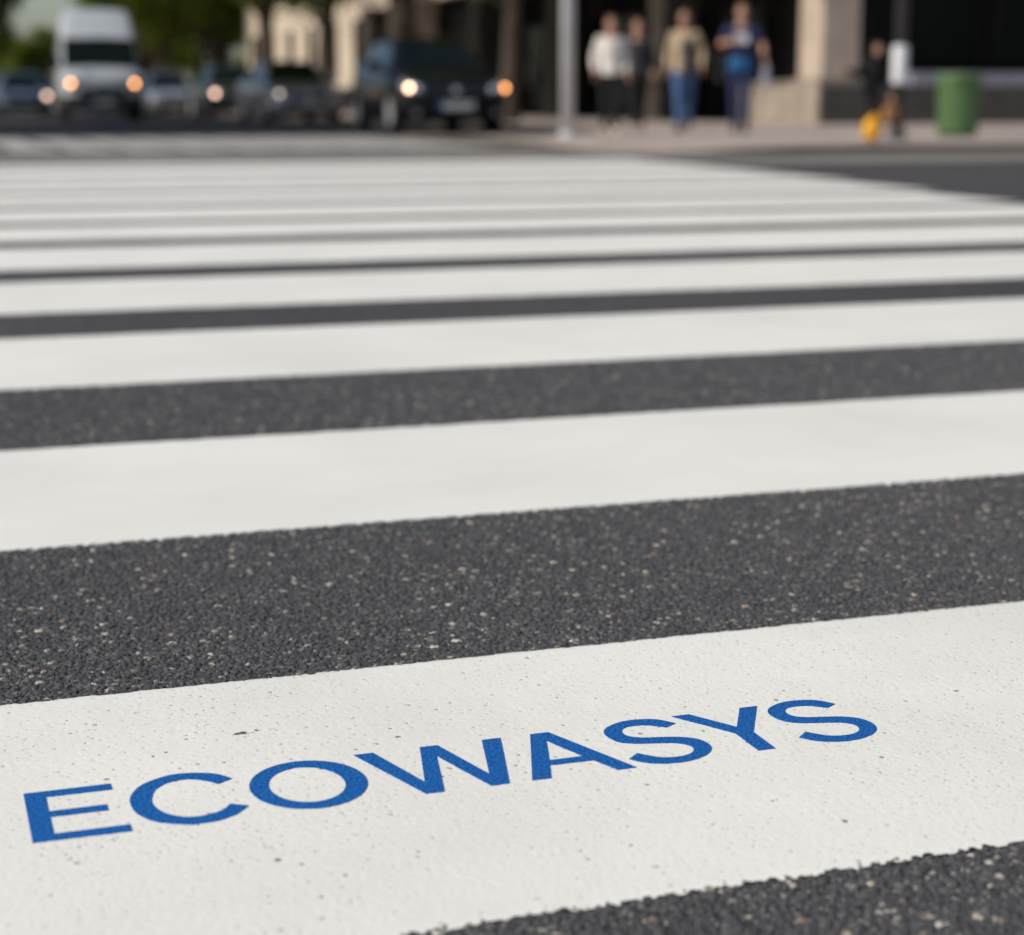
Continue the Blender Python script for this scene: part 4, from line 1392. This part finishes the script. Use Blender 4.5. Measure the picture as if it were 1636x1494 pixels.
def person(name, loc, rz, h, pose, wear, hair):
    """local frame: facing -Y, feet on z=0, proportions for height 1.75 scaled by h"""
    k = h / 1.75
    root = empty(name, loc, rz)
    def P(*p): return Vector(p) * k
    hip_z = 0.93
    lean = pose.get('lean', 0.0)
    sh_z = 1.44
    chest = lambda z: P(0, -lean * (z - hip_z), z)
    J = {}
    for s, sd_ in ((1, 'L'), (-1, 'R')):
        J['hip', s] = P(s * 0.095, 0, 0.90)
        J['knee', s] = P(*pose['knee'][s]); J['ank', s] = P(*pose['ank'][s])
        J['sh', s] = P(s * 0.170, -lean * (sh_z - hip_z), sh_z - 0.03)
        J['elb', s] = P(*pose['elb'][s]); J['wri', s] = P(*pose['wri'][s])
    hd = P(pose.get('hx', 0), -lean * 0.72 - pose.get('hf', 0.02), 1.635)
    tors = [(0.86, 0.155, 0.115), (0.95, 0.165, 0.12), (1.08, 0.145, 0.105), (1.22, 0.165, 0.118), (1.36, 0.172, 0.112), (1.44, 0.118, 0.085), (1.50, 0.06, 0.06)]
    def torso(bm, z0, z1, grow):
        sel = [t_ for t_ in tors if z0 - 1e-6 <= t_[0] <= z1 + 1e-6]
        bm_tube(bm, [chest(t_[0]) for t_ in sel], [(t_[1] + grow) * k for t_ in sel], 24, [(t_[2] + grow) * k for t_ in sel])
    # ---- body
    bm = bmesh.new()
    torso(bm, 0.8, 1.6, 0)
    ball(bm, P(0, 0, 0.92), 0.125 * k, (1.05, 0.8, 0.6))
    limb(bm, [chest(1.44), hd - P(0, 0, 0.06)], [0.062 * k, 0.056 * k])
    ball(bm, hd + P(0, 0.012, 0.03), 0.098 * k, (0.80, 0.98, 1.0), 24, 18)
    ball(bm, hd + P(0, -0.022, -0.055), 0.066 * k, (0.86, 1.0, 0.98), 20, 14)
    bm_tube(bm, [hd + P(0, -0.082, 0.022), hd + P(0, -0.112, -0.022), hd + P(0, -0.088, -0.034)], [0.011 * k, 0.016 * k, 0.012 * k], 8)
    bm_tube(bm, [hd + P(-0.024, -0.076, -0.066), hd + P(0, -0.087, -0.066), hd + P(0.024, -0.076, -0.066)], [0.007 * k, 0.010 * k, 0.007 * k], 8)
    for s in (1, -1):
        ball(bm, hd + P(s * 0.079, 0.012, -0.005), 0.032 * k, (0.35, 0.62, 1.0))
        limb(bm, [chest(1.40) + P(s * 0.10, 0, 0.0), J['sh', s], (J['sh', s] + J['elb', s]) / 2, J['elb', s], (J['elb', s] * 0.6 + J['wri', s] * 0.4), J['wri', s]], [0.06 * k, 0.058 * k, 0.049 * k, 0.041 * k, 0.042 * k, 0.027 * k])
        hand(bm, J['wri', s], J['wri', s] - J['elb', s], s, -s, pose.get('curl', 0.45), k)
        limb(bm, [J['hip', s], (J['hip', s] + J['knee', s]) / 2, J['knee', s], J['knee', s] * 0.62 + J['ank', s] * 0.38 + P(0, 0.012, 0), J['ank', s]], [0.086 * k, 0.074 * k, 0.054 * k, 0.052 * k, 0.036 * k])
    for s in (1, -1):
        toe = J['ank', s] + P(s * 0.02, -0.15, -0.045)
        limb(bm, [J['ank', s] + P(0, 0.03, -0.04), J['ank', s] + P(0, -0.05, -0.045), toe], [0.034 * k, 0.035 * k, 0.026 * k])
    bake('body', bm, SK, root, 0.0075 * max(k, 0.75))
    # ---- eyes
    for s in (1, -1):
        bm = bmesh.new()
        ball(bm, hd + P(s * 0.031, -0.077, 0.012), 0.012 * k, (1.2, 0.7, 0.75))
        from_bm('eye', bm, M['trim'], root, True)
    # ---- hair
    bm = bmesh.new()
    ball(bm, hd + P(0, 0.026, 0.052), 0.102 * k, (0.87, 0.98, 0.92), 24, 18)
    if hair[1] == 'long':
        ball(bm, hd + P(0, 0.065, -0.06), 0.085 * k, (0.98, 0.6, 1.6), 20, 14)
    elif hair[1] == 'short':
        ball(bm, hd + P(0, 0.05, 0.0), 0.085 * k, (0.95, 0.75, 1.0), 20, 14)
    if hair[1] == 'hood':
        ball(bm, hd + P(0, 0.062, 0.012), 0.125 * k, (0.86, 0.86, 1.06), 24, 18)
        limb(bm, [hd + P(0, 0.045, -0.11), chest(1.42)], [0.085 * k, 0.10 * k])
    bake('hood' if hair[1] == 'hood' else 'hair', bm, hair[0], root, 0.01 * k, 3)
    # ---- trousers
    tm = wear['legs']
    bm = bmesh.new()
    bm_tube(bm, [chest(0.99), P(0, 0, 0.93), P(0, 0, 0.83)], [0.162 * k, 0.170 * k, 0.152 * k], 24, [0.126 * k, 0.134 * k, 0.122 * k])
    for s in (1, -1):
        an = J['ank', s] + (J['knee', s] - J['ank', s]) * 0.06
        limb(bm, [J['hip', s] + P(0, 0, -0.01), (J['hip', s] + J['knee', s]) / 2, J['knee', s], J['knee', s] * 0.55 + an * 0.45], [0.098 * k, 0.084 * k, 0.067 * k, 0.062 * k])
        bm_tube(bm, [J['knee', s], J['knee', s] * 0.55 + an * 0.45, an], [0.067 * k, 0.062 * k, 0.056 * k], 16)
    bake('trousers', bm, tm, root, 0.0095 * k, 3)
    # ---- top
    bm = bmesh.new()
    hem = wear.get('hem', 0.86)
    sel = [(hem, 0.178, 0.135)] + [(z, a + 0.016, c + 0.016) for z, a, c in tors if hem + 0.03 < z < 1.47]
    bm_tube(bm, [chest(t_[0]) for t_ in sel], [t_[1] * k for t_ in sel], 24, [t_[2] * k for t_ in sel])
    for s in (1, -1):
        end = wear.get('sleeve', 1.0)
        el, wr_ = J['elb', s], J['wri', s]
        if end > 0.6:
            tip = el + (wr_ - el) * 0.93
            limb(bm, [chest(1.40) + P(s * 0.10, 0, 0), J['sh', s], (J['sh', s] + el) / 2, el], [0.072 * k, 0.068 * k, 0.062 * k, 0.056 * k])
            bm_tube(bm, [el, el * 0.5 + tip * 0.5, tip], [0.058 * k, 0.052 * k, 0.043 * k], 14)
        else:
            mid = J['sh', s] + (el - J['sh', s]) * 0.72
            limb(bm, [chest(1.40) + P(s * 0.10, 0, 0), J['sh', s]], [0.074 * k, 0.074 * k])
            bm_tube(bm, [J['sh', s], mid], [0.074 * k, 0.067 * k], 14)
    bake('top', bm, wear['top'], root, 0.0095 * k, 3)
    # ---- shoes
    for s in (1, -1):
        bm = bmesh.new()
        a = J['ank', s]
        limb(bm, [a + P(0, 0.045, -0.045), a + P(0, -0.05, -0.045), a + P(s * 0.022, -0.165, -0.055)], [0.045 * k, 0.046 * k, 0.036 * k])
        bm_tube(bm, [a + P(0, 0.015, -0.05), a + P(0, 0.01, 0.02)], [0.045 * k, 0.046 * k], 14)
        bake('shoe', bm, wear['shoes'], root, 0.008 * k, 2)
    return root, J, chest, k

def legs(l=0.0, r=0.0, lift_l=0.0, lift_r=0.0):
    """stride offsets along -Y for left (+X) and right (-X)"""
    return dict(
        knee={1: (0.085, -0.02 - l * 0.62, 0.50 + lift_l * 0.5), -1: (-0.085, -0.02 - r * 0.62, 0.50 + lift_r * 0.5)},
        ank={1: (0.07, 0.02 - l, 0.09 + lift_l), -1: (-0.07, 0.02 - r, 0.09 + lift_r)})

BLK = cloth('black_cloth', (0.012, 0.012, 0.014)); WHT = cloth('white_knit', (0.78, 0.74, 0.69)); BEI = cloth('beige_linen', (0.45, 0.355, 0.235))
JEAN = cloth('blue_denim', (0.06, 0.12, 0.27)); NAVY = cloth('navy_cloth', (0.018, 0.028, 0.085)); TEAL = cloth('bright_blue_cloth', (0.01, 0.10, 0.26))
LILAC = cloth('grey_lilac_canvas', (0.33, 0.33, 0.44)); SHOE_W = cloth('white_shoe', (0.55, 0.47, 0.42)); SHOE_B = cloth('black_shoe', (0.015, 0.014, 0.014)); CHAR = cloth('charcoal_cloth', (0.035, 0.032, 0.042))
HB = noisy('brown_hair', (0.07, 0.035, 0.018), (0.13, 0.065, 0.035), 40, 0.5)
HR = noisy('auburn_hair', (0.09, 0.032, 0.015), (0.15, 0.06, 0.03), 40, 0.5)
HD = noisy('black_hair', (0.012, 0.010, 0.010), (0.022, 0.019, 0.018), 40, 0.5)
YEL = noisy('yellow_vinyl', (0.78, 0.36, 0.010), (0.86, 0.42, 0.015), 5, 0.45)
TAN = noisy('tan_leather', (0.30, 0.14, 0.045), (0.38, 0.19, 0.07), 9, 0.6)
PAP = noisy('white_paper', (0.42, 0.42, 0.48), (0.54, 0.54, 0.60), 5, 0.6)
GP_Z = 0.072

po = legs(0.12, -0.10)
po.update(elb={1: (0.235, 0.04, 1.15), -1: (-0.245, 0.03, 1.16)}, wri={1: (0.235, -0.08, 0.93), -1: (-0.25, -0.10, 0.94)})
p1, *_ = person('person', (9.21, 23.06, pave_h(9.21, 23.06)), R(-14), 1.55, po, dict(top=WHT, legs=BLK, shoes=SHOE_W, hem=0.90), (HB, 'long'))
tag(p1, 'person in a white long-sleeved top and black trousers walking nearest the pale pole', 'person')

po = legs(-0.10, 0.12)
po.update(elb={1: (0.24, 0.05, 1.16), -1: (-0.24, 0.03, 1.16)}, wri={1: (0.24, -0.06, 0.93), -1: (-0.24, -0.06, 0.93)})
p2, *_ = person('person', (9.86, 23.69, pave_h(9.86, 23.69)), R(-18), 1.52, po, dict(top=CHAR, legs=BLK, shoes=SHOE_W, hem=0.88), (HR, 'short'))
tag(p2, 'person in dark charcoal clothes half hidden behind the one in white', 'person')

po = legs(-0.20, 0.16, 0.05, 0.0)
po['knee'] = {1: (0.07, 0.10, 0.52), -1: (-0.065, -0.12, 0.50)}
po['ank'] = {1: (0.035, 0.24, 0.14), -1: (-0.04, -0.14, 0.09)}
po.update(elb={1: (0.265, 0.04, 1.18), -1: (-0.25, 0.08, 1.16)}, wri={1: (0.28, -0.08, 0.95), -1: (-0.27, 0.0, 0.92)}, lean=0.05)
p3, J3, ch3, k3 = person('person', (10.07, 22.56, pave_h(10.07, 22.56)), R(-34), 1.58, po, dict(top=BEI, legs=JEAN, shoes=SHOE_B, hem=0.88), (HB, 'short'))
tag(p3, 'person in a beige jacket and blue jeans walking left of the one in navy', 'person')
bm = bmesh.new()
zs = [0.84, 0.95, 1.08, 1.22, 1.34]
bm_tube(bm, [ch3(z) for z in zs], [r_ * k3 for r_ in (0.192, 0.190, 0.170, 0.189, 0.194)], 48, [r_ * k3 for r_ in (0.149, 0.146, 0.130, 0.142, 0.139)], cap=False)
for v in [v for v in bm.verts if v.co.y > -0.02 or not (-0.035 < v.co.x < 0.13)]:
    bm.verts.remove(v)
from_bm('undershirt', bm, CHAR, p3, True)

po = legs(0.08, -0.08)
po.update(elb={1: (0.29, -0.02, 1.20), -1: (-0.29, -0.02, 1.21)}, wri={1: (0.31, -0.16, 1.02), -1: (-0.11, -0.24, 1.26)}, curl=0.7)
p4, J4, ch4, k4 = person('person', (10.70, 22.14, GP_Z), R(-24), 1.66, po, dict(top=NAVY, legs=NAVY, shoes=SHOE_B, hem=1.0, sleeve=0.5), (HR, 'short'))
tag(p4, 'person in navy with a bright blue shirt hem, holding white paper before the chest', 'person')
bm = bmesh.new()
bm_tube(bm, [ch4(1.03), ch4(0.86)], [0.168, 0.176], 24, [0.130, 0.138])
bake('shirt_hem', bm, TEAL, p4, 0.01, 2)
def sheet(name, bm_pts, th, mat, label, cat):
    pass
bm = bmesh.new()
bm_box(bm, (0, 0, 0), (0.16, 0.012, 0.13), 0.004, Matrix.Rotation(R(-25), 3, 'X'))
pp = from_bm('paper_booklet', bm, PAP)
pp.matrix_world = Matrix.LocRotScale(p4.location, p4.rotation_euler, None) @ Matrix.Translation((-0.005, -0.295, 1.215))
tag(pp, 'small white booklet held up by the person in navy', 'booklet')
bm = bmesh.new()
bm_box(bm, (0, 0, -0.16), (0.09, 0.26, 0.26), 0.035)
for dy in (-0.06, 0.06):
    bm_tube(bm, [(0, dy, -0.05), (0, dy * 0.7, 0.03), (0, 0, 0.06), ], [0.008] * 3, 8)
hb2 = from_bm('handbag', bm, LILAC)
hb2.matrix_world = Matrix.LocRotScale(p4.location, p4.rotation_euler, None) @ Matrix.Translation((0.315, -0.19, 0.885))
tag(hb2, 'pale lilac-grey bag hanging from the hand of the person in navy', 'bag')

po = dict(knee={1: (0.13, -0.12, 0.47), -1: (-0.11, -0.16, 0.48)}, ank={1: (0.15, 0.10, 0.09), -1: (-0.12, -0.05, 0.09)},
          elb={1: (0.30, -0.10, 1.12), -1: (-0.37, -0.10, 1.18)}, wri={1: (0.30, -0.26, 0.80), -1: (-0.55, -0.16, 1.26)}, lean=0.30, hf=0.06)
p5, J5, ch5, k5 = person('person', (10.02, 17.55, GP_Z), R(-6), 1.03, po, dict(top=BLK, legs=BLK, shoes=SHOE_W, hem=0.84), (BLK, 'hood'))
tag(p5, 'small child in black hooded clothes leaning beside the charcoal post', 'person')
rk = empty('rucksack', (9.62, 16.78, GP_Z), R(20))
tag(rk, 'bright yellow small rucksack slumped on the pavement at the feet of the child', 'rucksack')
bm = bmesh.new()
ball(bm, (0, 0, 0.135), 0.135, (0.86, 0.62, 1.0), 24, 16)
ball(bm, (0.0, 0, 0.205), 0.10, (0.85, 0.6, 0.9), 20, 14)
bmesh.ops.rotate(bm, cent=(0, 0, 0), matrix=Matrix.Rotation(R(24), 3, 'Y'), verts=bm.verts[:])
zm = min(v.co.z for v in bm.verts)
bmesh.ops.translate(bm, vec=(-0.05, 0, -zm), verts=bm.verts[:])
bake('bag_body', bm, YEL, rk, 0.008, 3)
bm = bmesh.new()
ball(bm, (-0.01, -0.075, 0.10), 0.07, (0.95, 0.45, 0.8), 18, 12)
bake('front_pocket', bm, YEL, rk, 0.007, 2)
bm = bmesh.new()
bm_tube(bm, [(0.05, 0.02, 0.27), (0.075, 0.02, 0.31), (0.11, 0.02, 0.29), (0.10, 0.02, 0.25)], [0.009] * 4, 8)
from_bm('carry_loop', bm, BLK, rk, True)
bm = bmesh.new()
bm_box(bm, (0, 0, -0.12), (0.17, 0.11, 0.16), 0.04)
for dx in (-0.05, 0.05):
    bm_tube(bm, [(dx, 0, -0.05), (dx * 0.8, 0, 0.02), (0, 0, 0.035)], [0.006] * 3, 8)
tb = from_bm('small_bag', bm, TAN)
wl = Matrix.LocRotScale(p5.location, p5.rotation_euler, None) @ (J5['wri', 1] + Vector((0, -0.02, -0.07)))
tb.location = wl
tag(tb, 'small tan bag hanging from the hand of the child in black', 'bag')
